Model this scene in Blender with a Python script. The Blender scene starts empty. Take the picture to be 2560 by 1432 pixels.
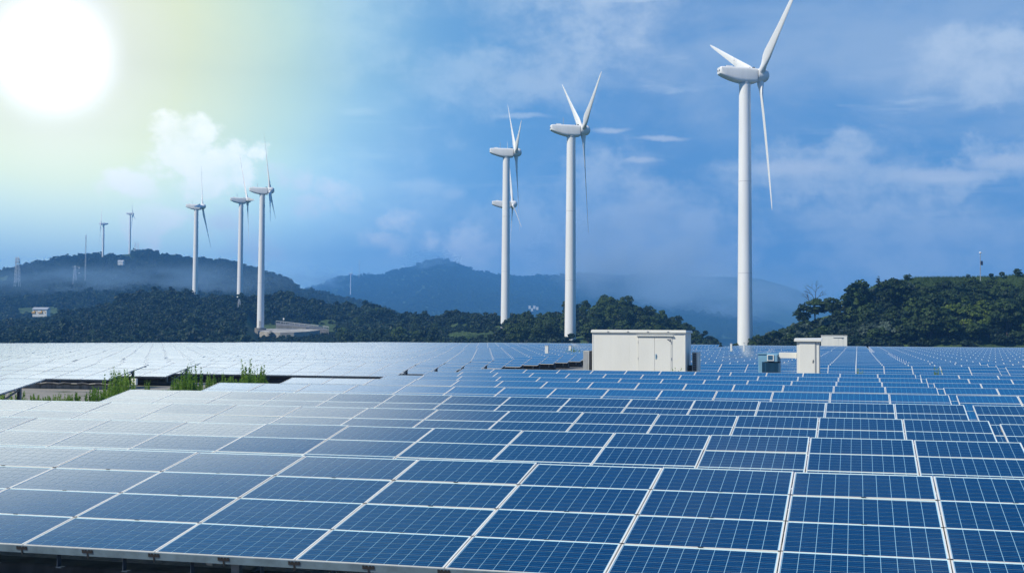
import bpy, math, random
import numpy as np
from mathutils import Vector, Matrix

random.seed(7)
rng = np.random.default_rng(11)
R = math.radians
S = bpy.context.scene
COL = S.collection

# ------------------------------------------------------------------ camera
# World axes: x along the solar rows, y away from the camera across them, z up.
CAMZ = 2.9
F, YAW, ROLL = 3208.2, 0.263, 0.0065
PITCH = math.atan((845 - 716) / F)
FW = np.array([-math.sin(YAW) * math.cos(PITCH), math.cos(YAW) * math.cos(PITCH), math.sin(PITCH)])
RT = np.array([math.cos(YAW), math.sin(YAW), 0.0])
UP = np.cross(RT, FW)
RT2 = RT * math.cos(ROLL) + UP * math.sin(ROLL)
UP2 = -RT * math.sin(ROLL) + UP * math.cos(ROLL)


def ray(x, y):
    return FW + RT2 * ((x - 1280) / F) + UP2 * ((716 - y) / F)


def at(x, y, D):
    "the point at distance D along the view axis that the photograph shows at x, y"
    p = ray(x, y) * D
    return np.array([p[0], p[1], p[2] + CAMZ])


def atv(x, y, v):
    d = ray(x, y)
    p = d * v / d[1]
    return np.array([p[0], p[1], p[2] + CAMZ])


def px(P):
    q = np.asarray(P, float) - np.array([0, 0, CAMZ])
    return 1280 + F * (q @ RT2) / (q @ FW), 716 - F * (q @ UP2) / (q @ FW)


cam = bpy.data.cameras.new('camera')
cam_o = bpy.data.objects.new('camera', cam)
COL.objects.link(cam_o)
cam.sensor_width = 36.0
cam.lens = 36.0 * F / 2560.0
cam.clip_start = 0.1
cam.clip_end = 30000
cam_o.matrix_world = Matrix(((RT2[0], UP2[0], -FW[0], 0), (RT2[1], UP2[1], -FW[1], 0),
                             (RT2[2], UP2[2], -FW[2], CAMZ), (0, 0, 0, 1)))
S.camera = cam_o

# ------------------------------------------------------------------ render settings
S.view_settings.view_transform = 'Standard'
S.view_settings.look = 'None'
S.view_settings.exposure = 0.17
S.view_settings.gamma = 1.0
S.view_settings.use_curve_mapping = False
S.render.engine = 'CYCLES'
C = S.cycles
C.max_bounces = 6
C.diffuse_bounces = 2
C.glossy_bounces = 3
C.transmission_bounces = 3
C.transparent_max_bounces = 8
C.volume_bounces = 2
C.use_denoising = True
C.sample_clamp_indirect = 6.0
C.caustics_reflective = False
C.caustics_refractive = False

# ------------------------------------------------------------------ sun and sky
SUN_EL = R(44)
sxy = RT * -0.866 + np.array([-math.sin(YAW), math.cos(YAW), 0]) * -0.5
sxy /= np.linalg.norm(sxy)
TOSUN = Vector((sxy[0] * math.cos(SUN_EL), sxy[1] * math.cos(SUN_EL), math.sin(SUN_EL)))
sl = bpy.data.lights.new('sun', 'SUN')
sl.energy = 4.6
sl.angle = R(0.5)
sl.color = (1.0, 0.94, 0.80)
so = bpy.data.objects.new('sun', sl)
COL.objects.link(so)
so.rotation_euler = (-TOSUN).to_track_quat('-Z', 'Y').to_euler()
so.location = (0, 0, 200)


class NT:
    "small helper for building node trees"

    def __init__(self, tree):
        self.t = tree

    def new(self, typ, **kw):
        n = self.t.nodes.new(typ)
        for k, v in kw.items():
            setattr(n, k, v)
        return n

    def put(self, sock, v):
        if isinstance(v, bpy.types.NodeSocket):
            self.t.links.new(v, sock)
        elif v is not None:
            try:
                sock.default_value = v
            except Exception:
                sock.default_value = tuple(v) + (1.0,)

    def math(self, op, a, b=None, c=None, clamp=False):
        n = self.new('ShaderNodeMath', operation=op, use_clamp=clamp)
        for i, v in enumerate((a, b, c)):
            if v is not None:
                self.put(n.inputs[i], v)
        return n.outputs[0]

    def vec(self, op, a, b=None, scale=None):
        n = self.new('ShaderNodeVectorMath', operation=op)
        self.put(n.inputs[0], a)
        if b is not None:
            self.put(n.inputs[1], b)
        if scale is not None:
            self.put(n.inputs[3], scale)
        return n.outputs['Value'] if op in ('LENGTH', 'DOT_PRODUCT', 'DISTANCE') else n.outputs[0]

    def mix(self, f, a, b, mode='MIX'):
        n = self.new('ShaderNodeMix', data_type='RGBA', blend_type=mode)
        self.put(n.inputs[0], f)
        self.put(n.inputs[6], a)
        self.put(n.inputs[7], b)
        return n.outputs[2]

    def noise(self, vec, scale, detail=4, rough=0.55, dist=0.0):
        n = self.new('ShaderNodeTexNoise')
        if vec is not None:
            self.put(n.inputs['Vector'], vec)
        n.inputs['Scale'].default_value = scale
        n.inputs['Detail'].default_value = detail
        n.inputs['Roughness'].default_value = rough
        n.inputs['Distortion'].default_value = dist
        return n

    def remap(self, v, a, b, c=0.0, d=1.0, smooth=True):
        n = self.new('ShaderNodeMapRange', interpolation_type='SMOOTHSTEP' if smooth else 'LINEAR')
        self.put(n.inputs[0], v)
        for i, q in enumerate((a, b, c, d)):
            n.inputs[i + 1].default_value = q
        return n.outputs[0]

    def ramp(self, v, stops):
        n = self.new('ShaderNodeValToRGB')
        self.put(n.inputs[0], v)
        e = n.color_ramp.elements
        while len(e) < len(stops):
            e.new(0.5)
        for i, (p, c) in enumerate(stops):
            e[i].position = p
            e[i].color = (c[0], c[1], c[2], 1) if not isinstance(c, (int, float)) else (c, c, c, 1)
        return n.outputs[0]

    def scalevec(self, v, s):
        n = self.new('ShaderNodeVectorMath', operation='MULTIPLY')
        self.put(n.inputs[0], v)
        n.inputs[1].default_value = s
        return n.outputs[0]


def unit(p):
    p = np.array(p, float)
    return tuple(p / np.linalg.norm(p))


W = bpy.data.worlds.new('World')
S.world = W
W.use_nodes = True
W.node_tree.nodes.clear()
w = NT(W.node_tree)
K = 10.0                                   # colours below are written for strength 0.1
dirv = w.new('ShaderNodeTexCoord').outputs['Generated']
sky = w.new('ShaderNodeTexSky', sky_type='NISHITA')
sky.sun_disc = False
sky.sun_elevation = SUN_EL
sky.sun_rotation = math.atan2(TOSUN.x, TOSUN.y)
sky.altitude = 100
sky.air_density = 1.0
sky.dust_density = 0.6
sky.ozone_density = 3.0


def kc(c):
    return (c[0] * K, c[1] * K, c[2] * K, 1)


sz = w.new('ShaderNodeSeparateXYZ')
w.put(sz.inputs[0], dirv)
deep = w.remap(sz.outputs[2], 0.18, 0.48)                                  # the blue deepens towards the zenith
blue = w.mix(deep, kc((0.100, 0.290, 0.60)), kc((0.006, 0.105, 0.36)))
base = w.mix(w.math('ADD', 0.86, w.math('MULTIPLY', deep, 0.10)), sky.outputs[0], blue)
# broad soft veils of thin cloud
n1 = w.noise(w.scalevec(dirv, (3.2, 3.2, 6.5)), 1.0, 7, 0.6, 0.4).outputs[0]
n1f = w.noise(w.scalevec(dirv, (9, 9, 20)), 1.0, 7, 0.62, 0.5).outputs[0]
veil = w.math('ADD', n1, w.math('MULTIPLY', w.math('SUBTRACT', n1f, 0.5), 0.5))
lowsky = w.remap(sz.outputs[2], 0.34, 0.20, 0.08, 1.0)
base = w.mix(w.math('MULTIPLY', w.math('MULTIPLY', w.remap(veil, 0.36, 0.70), 0.80), lowsky), base, kc((0.40, 0.53, 0.70)))
# thin horizontal streaks
n2 = w.noise(w.scalevec(dirv, (7, 7, 60)), 1.0, 6, 0.6, 0.3).outputs[0]
n2b = w.noise(w.scalevec(dirv, (4, 4, 14)), 1.0, 3, 0.5).outputs[0]
st = w.math('MULTIPLY', w.remap(n2, 0.52, 0.72), w.remap(n2b, 0.48, 0.62))
base = w.mix(w.math('MULTIPLY', st, 0.80), base, kc((0.62, 0.74, 0.86)))
# clouds that stand at their own places in the sky (soft banks and crisp heaps)
warp = w.noise(dirv, 26.0, 7, 0.62)
wv = w.vec('SUBTRACT', warp.outputs['Color'], (0.5, 0.5, 0.5))


def blobs(items, amp):
    out = None
    p = w.vec('ADD', dirv, w.vec('SCALE', wv, scale=amp))
    for x, y, r, sx in items:
        c = unit(ray(x, y))
        dv = w.vec('SUBTRACT', p, c)
        dv = w.scalevec(dv, (1.0 / sx, 1.0 / sx, 1.0))
        d = w.math('MULTIPLY', w.vec('LENGTH', dv), F / r)
        v = w.math('SUBTRACT', 1.0, d)
        out = v if out is None else w.math('MAXIMUM', out, v)
    return out


fine = w.noise(w.scalevec(dirv, (1, 1, 1.5)), 34.0, 8, 0.65).outputs[0]
def cloud_layer(base, items, amp, lo, hi, col, fac):
    k = w.remap(w.math('ADD', blobs(items, amp), w.math('MULTIPLY', w.math('SUBTRACT', fine, 0.5), 2.2)), lo, hi)
    k = w.math('MULTIPLY', k, w.remap(warp.outputs[0], 0.30, 0.62, 0.45, 1.0))
    return w.mix(w.math('MULTIPLY', k, fac), base, kc(col))


SOFT = [(1480, 470, 150, 0.9), (1700, 560, 120, 1.2), (1250, 600, 120, 1.3), (2300, 640, 130, 2.5), (2200, 560, 90, 3.0), (1250, 200, 130, 2.4), (2480, 170, 120, 1.4), (1560, 520, 170, 1.1), (1640, 620, 190, 1.1), (1500, 420, 120, 1.0), (1150, 640, 150, 1.3), (1000, 560, 170, 1.3),
        (850, 500, 150, 1.4), (620, 40, 170, 1.5), (840, 60, 150, 1.6), (1420, 40, 160, 1.8), (2050, 440, 110, 3.2),
        (2450, 420, 60, 3.0), (1780, 670, 120, 1.4), (740, 690, 110, 1.4), (420, 540, 150, 1.8), (1330, 560, 120, 1.2)]
sf = w.remap(w.math('ADD', blobs(SOFT, 0.10), w.math('MULTIPLY', w.math('SUBTRACT', n1f, 0.5), 1.6)), -0.1, 0.75)
sf = w.math('MULTIPLY', sf, w.remap(fine, 0.28, 0.62, 0.35, 1.0))
base = w.mix(w.math('MULTIPLY', sf, 0.82), base, kc((0.62, 0.73, 0.84)))
THIN = [(1060, 470, 26, 2.6), (1135, 482, 20, 2.2), (1010, 462, 16, 2.6), (900, 278, 14, 4.5), (1600, 401, 10, 6), (1660, 345, 9, 9), (2520, 405, 26, 5),
        (1300, 292, 10, 9), (2360, 440, 26, 7), (1980, 420, 26, 6), (1530, 325, 9, 7)]
th_ = w.remap(blobs(THIN, 0.011), -0.05, 0.8)
base = w.mix(w.math('MULTIPLY', th_, 0.62), base, kc((0.76, 0.82, 0.88)))
# the glare round the low sun
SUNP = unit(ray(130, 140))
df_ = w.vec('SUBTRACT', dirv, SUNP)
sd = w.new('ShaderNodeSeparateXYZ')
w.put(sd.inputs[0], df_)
up_ = w.math('MULTIPLY', w.math('MAXIMUM', sd.outputs[2], 0.0), -0.22)       # glow stretched upward, added for the panels to mirror
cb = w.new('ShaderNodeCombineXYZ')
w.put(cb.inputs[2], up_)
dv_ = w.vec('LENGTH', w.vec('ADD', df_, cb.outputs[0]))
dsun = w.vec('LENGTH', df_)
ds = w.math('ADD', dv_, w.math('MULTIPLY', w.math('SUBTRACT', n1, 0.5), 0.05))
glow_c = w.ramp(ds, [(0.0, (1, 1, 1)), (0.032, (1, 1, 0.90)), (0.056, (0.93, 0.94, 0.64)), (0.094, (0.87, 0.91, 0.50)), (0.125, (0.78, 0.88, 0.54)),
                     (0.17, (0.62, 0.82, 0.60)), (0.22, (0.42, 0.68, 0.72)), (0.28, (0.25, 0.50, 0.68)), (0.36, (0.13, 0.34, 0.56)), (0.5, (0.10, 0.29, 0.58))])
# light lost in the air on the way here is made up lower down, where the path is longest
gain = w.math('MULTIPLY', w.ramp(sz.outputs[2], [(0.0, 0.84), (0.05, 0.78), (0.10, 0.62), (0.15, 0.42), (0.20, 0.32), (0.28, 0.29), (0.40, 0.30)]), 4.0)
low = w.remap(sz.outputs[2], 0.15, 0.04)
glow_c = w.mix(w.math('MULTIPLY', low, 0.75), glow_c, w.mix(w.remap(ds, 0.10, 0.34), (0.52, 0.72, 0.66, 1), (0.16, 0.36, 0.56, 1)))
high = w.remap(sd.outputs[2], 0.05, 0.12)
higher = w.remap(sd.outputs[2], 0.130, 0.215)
added_glow = w.mix(higher, (2.35, 2.32, 2.06, 1), (0.20, 0.42, 0.68, 1))  # white glow added above the view so the left panels reflect glare
glow_c = w.mix(w.math('MULTIPLY', high, w.remap(ds, 0.36, 0.22)), glow_c, added_glow)
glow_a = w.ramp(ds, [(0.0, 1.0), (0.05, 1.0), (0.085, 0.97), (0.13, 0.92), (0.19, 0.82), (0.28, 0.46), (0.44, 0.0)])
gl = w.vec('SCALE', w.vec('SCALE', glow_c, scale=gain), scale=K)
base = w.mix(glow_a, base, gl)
SUNNY = [(450, 385, 95, 1.2), (545, 415, 80, 1.3), (425, 340, 60, 1.1), (500, 330, 50, 1.2), (520, 455, 70, 1.6), (595, 435, 48, 1.3), (655, 385, 30, 1.3), (330, 460, 42, 2.0), (380, 560, 60, 2.0)]
base = cloud_layer(base, SUNNY, 0.030, 0.02, 0.62, (2.0, 1.95, 1.84), 0.66)
HEAP = [(705, 440, 42, 1.5), (760, 455, 40, 1.4), (815, 470, 46, 1.5), (860, 495, 34, 1.4), (770, 500, 50, 1.6), (990, 545, 42, 1.5), (1150, 615, 64, 1.4), (960, 600, 46, 1.6),
        (1090, 600, 40, 1.6), (560, 560, 60, 1.8), (640, 620, 60, 1.8)]
base = cloud_layer(base, HEAP, 0.034, 0.02, 0.95, (1.25, 1.36, 1.42), 0.70)
core = w.math('POWER', w.remap(dsun, 0.062, 0.012, smooth=False), 3.0)
base = w.mix(core, base, kc((5.0, 5.0, 4.8)))
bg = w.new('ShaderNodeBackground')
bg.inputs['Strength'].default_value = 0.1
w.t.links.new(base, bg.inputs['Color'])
wo = w.new('ShaderNodeOutputWorld')
w.t.links.new(bg.outputs[0], wo.inputs['Surface'])
W.cycles.sampling_method = 'MANUAL'
W.cycles.sample_map_resolution = 2048

# ------------------------------------------------------------------ helpers


def mat(name, col=(0.5, 0.5, 0.5), rough=0.6, metal=0.0, fn=None, spec=0.5):
    m = bpy.data.materials.new(name)
    m.use_nodes = True
    b = m.node_tree.nodes['Principled BSDF']
    b.inputs['Base Color'].default_value = (*col, 1)
    b.inputs['Roughness'].default_value = rough
    b.inputs['Metallic'].default_value = metal
    b.inputs['Specular IOR Level'].default_value = spec
    if fn:
        fn(NT(m.node_tree), b)
    return m


def worn(amount=0.25, scale=3.0, rust=None, bump=0.0, streak=1.0):
    "a slight unevenness of colour, as weather leaves it"
    def f(n, b):
        c = tuple(b.inputs['Base Color'].default_value)
        tc = n.new('ShaderNodeTexCoord').outputs['Object']
        nz = n.noise(n.scalevec(tc, (1, 1, 1.0 / streak)), scale, 6, 0.6).outputs[0]
        d = tuple(q * (1 - amount) for q in c[:3]) + (1,)
        n.put(b.inputs['Base Color'], n.mix(n.remap(nz, 0.35, 0.7), c, d))
        n.put(b.inputs['Roughness'], n.remap(nz, 0.3, 0.7, b.inputs['Roughness'].default_value - 0.08, b.inputs['Roughness'].default_value + 0.12))
        if bump:
            bn = n.new('ShaderNodeBump')
            bn.inputs['Strength'].default_value = bump
            bn.inputs['Distance'].default_value = 0.02
            n.put(bn.inputs['Height'], nz)
            n.put(b.inputs['Normal'], bn.outputs[0])
    return f


class MB:
    "collects vertices and faces for ONE mesh"

    def __init__(self):
        self.v, self.f, self.m, self.uv, self.n = [], [], [], {}, 0

    def add(self, verts, faces, mi=0):
        b = len(self.v)
        self.v.extend([tuple(map(float, p)) for p in verts])
        for f in faces:
            self.f.append(tuple(b + i for i in f))
            self.m.append(mi)
        return b

    def box(self, lo, hi, mi=0):
        x0, y0, z0 = lo
        x1, y1, z1 = hi
        vs = [(x0, y0, z0), (x1, y0, z0), (x1, y1, z0), (x0, y1, z0), (x0, y0, z1), (x1, y0, z1), (x1, y1, z1), (x0, y1, z1)]
        self.add(vs, [(3, 2, 1, 0), (4, 5, 6, 7), (0, 1, 5, 4), (1, 2, 6, 5), (2, 3, 7, 6), (3, 0, 4, 7)], mi)

    def bbox(self, lo, hi, bv=0.01, mi=0):
        "a box whose vertical and top edges are chamfered"
        x0, y0, z0 = lo
        x1, y1, z1 = hi

        def ring(i, z):
            a = i + bv
            return [(x0 + a, y0 + i, z), (x1 - a, y0 + i, z), (x1 - i, y0 + a, z), (x1 - i, y1 - a, z),
                    (x1 - a, y1 - i, z), (x0 + a, y1 - i, z), (x0 + i, y1 - a, z), (x0 + i, y0 + a, z)]
        r = [ring(0, z0), ring(0, z1 - bv), ring(bv, z1)]
        vs = sum(r, [])
        fs = [tuple(reversed(range(8))), tuple(range(16, 24))]
        for k in range(2):
            for i in range(8):
                j = (i + 1) % 8
                fs.append((k * 8 + i, k * 8 + j, k * 8 + 8 + j, k * 8 + 8 + i))
        self.add(vs, fs, mi)

    def bar(self, a, b, w_, h=None, mi=0):
        "a square bar from a to b"
        h = h or w_
        a, b = Vector(a), Vector(b)
        d = (b - a).normalized()
        s = d.cross(Vector((0, 0, 1)))
        if s.length < 1e-3:
            s = Vector((1, 0, 0))
        s.normalize()
        t = s.cross(d)
        vs = []
        for p in (a, b):
            for i, j in ((-1, -1), (1, -1), (1, 1), (-1, 1)):
                vs.append(p + s * (i * w_ / 2) + t * (j * h / 2))
        self.add(vs, [(0, 1, 2, 3), (7, 6, 5, 4), (0, 4, 5, 1), (1, 5, 6, 2), (2, 6, 7, 3), (3, 7, 4, 0)], mi)

    def tube(self, pts, rad, seg=8, mi=0, cap=True):
        pts = [Vector(p) for p in pts]
        if isinstance(rad, (int, float)):
            rad = [rad] * len(pts)
        vs, fs = [], []
        for i, p in enumerate(pts):
            d = (pts[min(i + 1, len(pts) - 1)] - pts[max(i - 1, 0)]).normalized()
            s = d.cross(Vector((0, 1, 0)))
            if s.length < 1e-2:
                s = d.cross(Vector((1, 0, 0)))
            s.normalize()
            t = d.cross(s)
            for k in range(seg):
                a = 2 * math.pi * k / seg
                vs.append(p + s * (math.cos(a) * rad[i]) + t * (math.sin(a) * rad[i]))
        for i in range(len(pts) - 1):
            for k in range(seg):
                j = (k + 1) % seg
                fs.append((i * seg + k, i * seg + j, (i + 1) * seg + j, (i + 1) * seg + k))
        if cap:
            fs.append(tuple(reversed(range(seg))))
            fs.append(tuple(range((len(pts) - 1) * seg, len(pts) * seg)))
        self.add(vs, fs, mi)

    def lathe(self, prof, seg=24, mi=0, axis='z', org=(0, 0, 0)):
        vs, fs = [], []
        for r_, z in prof:
            for k in range(seg):
                a = 2 * math.pi * k / seg
                q = (r_ * math.cos(a), r_ * math.sin(a), z)
                if axis == 'x':
                    q = (q[2], q[0], q[1])
                vs.append((q[0] + org[0], q[1] + org[1], q[2] + org[2]))
        n = len(prof)
        for i in range(n - 1):
            for k in range(seg):
                j = (k + 1) % seg
                fs.append((i * seg + k, i * seg + j, (i + 1) * seg + j, (i + 1) * seg + k))
        fs.append(tuple(reversed(range(seg))))
        fs.append(tuple(range((n - 1) * seg, n * seg)))
        self.add(vs, fs, mi)

    def mesh(self, name, mats, smooth=False):
        me = bpy.data.meshes.new(name)
        me.from_pydata(self.v, [], self.f)
        for m in (mats if isinstance(mats, (list, tuple)) else [mats]):
            me.materials.append(m)
        if any(self.m):
            me.polygons.foreach_set('material_index', self.m)
        if smooth:
            me.polygons.foreach_set('use_smooth', [True] * len(me.polygons))
            try:
                me.set_sharp_from_angle(angle=R(40))
            except Exception:
                pass
        me.update()
        return me


def link(name, data, parent=None, loc=(0, 0, 0), rot=(0, 0, 0), scale=(1, 1, 1)):
    o = bpy.data.objects.new(name, data)
    COL.objects.link(o)
    if parent is not None:
        o.parent = parent
    o.location = loc
    o.rotation_euler = rot
    o.scale = scale
    return o


def thing(name, label, cat, loc=(0, 0, 0), rotz=0.0, group=None, data=None):
    o = link(name, data, None, loc, (0, 0, rotz))
    o['label'] = label
    o['category'] = cat
    if group:
        o['group'] = group
    return o


def structure(o):
    o['kind'] = 'structure'
    return o


def copy_tree(o, parent=None):
    c = o.copy()
    COL.objects.link(c)
    c.parent = parent
    for ch in o.children:
        copy_tree(ch, c)
    return c


ORD = ('first second third fourth fifth sixth seventh eighth ninth tenth eleventh twelfth thirteenth fourteenth fifteenth sixteenth '
       'seventeenth eighteenth nineteenth twentieth twenty-first twenty-second twenty-third twenty-fourth twenty-fifth twenty-sixth '
       'twenty-seventh twenty-eighth twenty-ninth thirtieth thirty-first thirty-second thirty-third thirty-fourth thirty-fifth').split()

# ------------------------------------------------------------------ materials


def cells_fn(n, b):
    "blue polycrystalline cell with two bright busbars; uv runs 0-1 over one cell"
    uv = n.new('ShaderNodeTexCoord').outputs['UV']
    sp = n.new('ShaderNodeSeparateXYZ')
    n.put(sp.inputs[0], uv)
    fy = n.math('FRACT', sp.outputs[1])
    l1 = n.math('LESS_THAN', n.math('ABSOLUTE', n.math('SUBTRACT', fy, 0.29)), 0.017)
    l2 = n.math('LESS_THAN', n.math('ABSOLUTE', n.math('SUBTRACT', fy, 0.71)), 0.017)
    ln = n.math('MAXIMUM', l1, l2)
    ob = n.new('ShaderNodeTexCoord').outputs['Object']
    gr = n.noise(ob, 9.0, 3, 0.6).outputs[0]
    oi = n.new('ShaderNodeObjectInfo').outputs['Random']
    c = n.mix(n.remap(gr, 0.35, 0.65), (0.00001, 0.0165, 0.056, 1), (0.00002, 0.025, 0.080, 1))
    c = n.mix(n.math('MULTIPLY', oi, 0.45), c, (0.00002, 0.024, 0.078, 1))
    c = n.mix(n.math('MULTIPLY', ln, 0.7), c, (0.03, 0.24, 0.42, 1))
    n.put(b.inputs['Base Color'], c)


def grid_fn(n, b):
    "whole panel: ten by six cells; uv runs 0-10 and 0-6 over one panel"
    uv = n.new('ShaderNodeTexCoord').outputs['UV']
    sp = n.new('ShaderNodeSeparateXYZ')
    n.put(sp.inputs[0], uv)
    ox = n.new('ShaderNodeObjectInfo').outputs['Random']
    fx = n.math('ABSOLUTE', n.math('SUBTRACT', n.math('FRACT', sp.outputs[0]), 0.5))
    fy0 = n.math('FRACT', sp.outputs[1])
    fy = n.math('ABSOLUTE', n.math('SUBTRACT', fy0, 0.5))
    gap = n.math('MAXIMUM', n.math('GREATER_THAN', fx, 0.486), n.math('GREATER_THAN', fy, 0.490))
    bus = n.math('LESS_THAN', n.math('ABSOLUTE', n.math('SUBTRACT', fy, 0.21)), 0.017)
    c = n.mix(n.math('MULTIPLY', ox, 0.6), (0.00002, 0.084, 0.225, 1), (0.00002, 0.100, 0.262, 1))  # lighter than the near cells: grazing sky reflection put into the colour
    c = n.mix(n.math('MULTIPLY', bus, 0.6), c, (0.02, 0.24, 0.42, 1))
    c = n.mix(gap, c, (0.14, 0.52, 0.72, 1))
    ob = n.new('ShaderNodeTexCoord').outputs['Object']
    wn = n.new('ShaderNodeTexWhiteNoise', noise_dimensions='2D')
    n.put(wn.inputs['Vector'], n.vec('FLOOR', n.scalevec(ob, (1 / 1.665, 1 / 1.01, 0))))
    c = n.mix(n.math('MULTIPLY', n.math('MULTIPLY', wn.outputs[0], 0.35), n.math('SUBTRACT', 1.0, gap)), c, (0.00002, 0.055, 0.150, 1))
    n.put(b.inputs['Base Color'], c)


def glassy(m, rough=0.07):
    b = m.node_tree.nodes['Principled BSDF']
    b.inputs['Roughness'].default_value = rough
    b.inputs['IOR'].default_value = 1.75
    b.inputs['Specular IOR Level'].default_value = 0.5
    b.inputs['Specular Tint'].default_value = (0.02, 0.58, 1.0, 1)
    b.inputs['Coat Weight'].default_value = 0.22
    n = NT(m.node_tree)
    pos = n.new('ShaderNodeNewGeometry').outputs['Position']
    dust = n.noise(pos, 0.22, 4, 0.6).outputs[0]
    n.put(b.inputs['Coat Roughness'], n.remap(dust, 0.3, 0.7, 0.10, 0.16))
    n.put(b.inputs['Roughness'], n.remap(dust, 0.3, 0.7, rough, rough + 0.05))
    return m


M = {}
M['cell'] = glassy(mat('cell_blue', fn=cells_fn))
M['grid'] = glassy(mat('panel_grid', fn=grid_fn))
M['sheet'] = glassy(mat('white_backsheet', (0.42, 0.72, 0.84)))
M['alu'] = mat('aluminium_frame', (0.84, 0.82, 0.75), 0.35, 0.0)
M['rail'] = mat('galvanised_rail', (0.52, 0.55, 0.56), 0.45, 0.6, worn(0.25, 4))
M['post'] = mat('galvanised_post', (0.22, 0.25, 0.28), 0.5, 0.5, worn(0.3, 3))
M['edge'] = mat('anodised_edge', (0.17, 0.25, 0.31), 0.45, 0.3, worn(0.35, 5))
M['edge_shaded'] = mat('shaded_edge_rail', (0.035, 0.055, 0.085), 0.5, 0.0, worn(0.3, 4))  # darker copy of the edge rail, shade put into its colour
M['clamp'] = mat('dark_clamp', (0.02, 0.02, 0.022), 0.5)
M['white'] = mat('turbine_white', (0.86, 0.86, 0.84), 0.38, 0.0, worn(0.10, 0.55, streak=9))
M['ring'] = mat('flange_grey', (0.55, 0.57, 0.58), 0.5)
M['dark'] = mat('dark_opening', (0.015, 0.017, 0.02), 0.6)
M['cream'] = mat('cream_sheet_metal', (0.82, 0.81, 0.74), 0.45, 0.0, worn(0.07, 1.2, streak=4))
M['grey'] = mat('grey_sheet_metal', (0.42, 0.44, 0.45), 0.5, 0.0, worn(0.15, 3))
M['sign'] = mat('sign_navy', (0.02, 0.035, 0.08), 0.4)
M['steelblue'] = mat('transformer_blue_grey', (0.20, 0.40, 0.55), 0.45, 0.0, worn(0.15, 3))
M['fin'] = mat('radiator_blue', (0.03, 0.13, 0.25), 0.4, 0.0, worn(0.2, 3))
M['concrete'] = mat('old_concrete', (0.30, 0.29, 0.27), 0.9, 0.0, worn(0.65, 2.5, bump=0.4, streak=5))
M['concrete_shaded'] = mat('shaded_concrete', (0.085, 0.085, 0.085), 0.9, 0.0, worn(0.5, 2.5, bump=0.4, streak=5))  # copy of the concrete with the shade under the tables in its colour
M['pipe'] = mat('black_conduit', (0.012, 0.013, 0.016), 0.45)
M['yellow'] = mat('yellow_paint', (0.75, 0.42, 0.03), 0.4)
M['roof'] = mat('grey_roof', (0.42, 0.44, 0.46), 0.5)
M['asphalt'] = mat('asphalt', (0.16, 0.16, 0.16), 0.9, 0.0, worn(0.3, 0.5))
M['gravelpad'] = mat('pale_gravel', (0.44, 0.42, 0.37), 0.95, 0.0, worn(0.35, 0.3))


def leafmat(name, dark, light, trans=0.25):
    def f(n, b):
        oi = n.new('ShaderNodeObjectInfo').outputs['Random']
        pos = n.new('ShaderNodeNewGeometry').outputs['Position']
        nz = n.noise(pos, 0.16, 4, 0.6).outputs[0]
        nz2 = n.noise(pos, 1.7, 3, 0.6).outputs[0]
        k = n.math('ADD', n.math('MULTIPLY', n.remap(nz, 0.35, 0.68), 0.5), n.math('MULTIPLY', oi, 0.32))
        k = n.math('ADD', k, n.math('MULTIPLY', n.math('SUBTRACT', nz2, 0.5), 1.0), clamp=True)
        c = n.mix(k, (*dark, 1), (*light, 1))
        n.put(b.inputs['Base Color'], c)
        tr = n.new('ShaderNodeBsdfTranslucent')
        n.put(tr.inputs['Color'], c)
        ms = n.new('ShaderNodeMixShader')
        ms.inputs[0].default_value = trans
        n.t.links.new(b.outputs[0], ms.inputs[1])
        n.t.links.new(tr.outputs[0], ms.inputs[2])
        out = n.t.nodes['Material Output']
        n.t.links.new(ms.outputs[0], out.inputs['Surface'])
    return mat(name, dark, 0.6, 0.0, f, 0.25)


M['leaf'] = leafmat('foliage_dark', (0.008, 0.024, 0.010), (0.085, 0.145, 0.030))
M['leaf_far'] = leafmat('foliage_far', (0.008, 0.022, 0.014), (0.036, 0.072, 0.026), 0.15)
M['leaf_lime'] = leafmat('foliage_lime', (0.03, 0.07, 0.012), (0.17, 0.24, 0.03))
M['leaf_pale'] = leafmat('foliage_pale', (0.05, 0.085, 0.06), (0.14, 0.19, 0.14))
M['weed'] = leafmat('weed_green', (0.13, 0.26, 0.03), (0.36, 0.50, 0.09), 0.45)
M['grass'] = leafmat('hill_grass', (0.025, 0.060, 0.012), (0.085, 0.150, 0.035), 0.3)
M['bark'] = mat('bark', (0.07, 0.055, 0.045), 0.9, 0.0, worn(0.5, 2, bump=0.5))


def ground_fn(n, b):
    pos = n.new('ShaderNodeNewGeometry').outputs['Position']
    a = n.noise(pos, 0.35, 6, 0.62).outputs[0]
    g = n.noise(pos, 9.0, 5, 0.7).outputs[0]
    dirt = n.mix(n.remap(g, 0.3, 0.7), (0.20, 0.185, 0.16, 1), (0.36, 0.34, 0.30, 1))
    grass = n.mix(n.remap(g, 0.3, 0.7), (0.035, 0.06, 0.02, 1), (0.09, 0.13, 0.04, 1))
    d = n.vec('LENGTH', pos)
    far = n.remap(d, 180, 290)
    k = n.math('MAXIMUM', n.remap(a, 0.56, 0.66), far)
    n.put(b.inputs['Base Color'], n.mix(k, dirt, grass))
    bn = n.new('ShaderNodeBump')
    bn.inputs['Strength'].default_value = 0.5
    bn.inputs['Distance'].default_value = 0.03
    n.put(bn.inputs['Height'], g)
    n.put(b.inputs['Normal'], bn.outputs[0])


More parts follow.
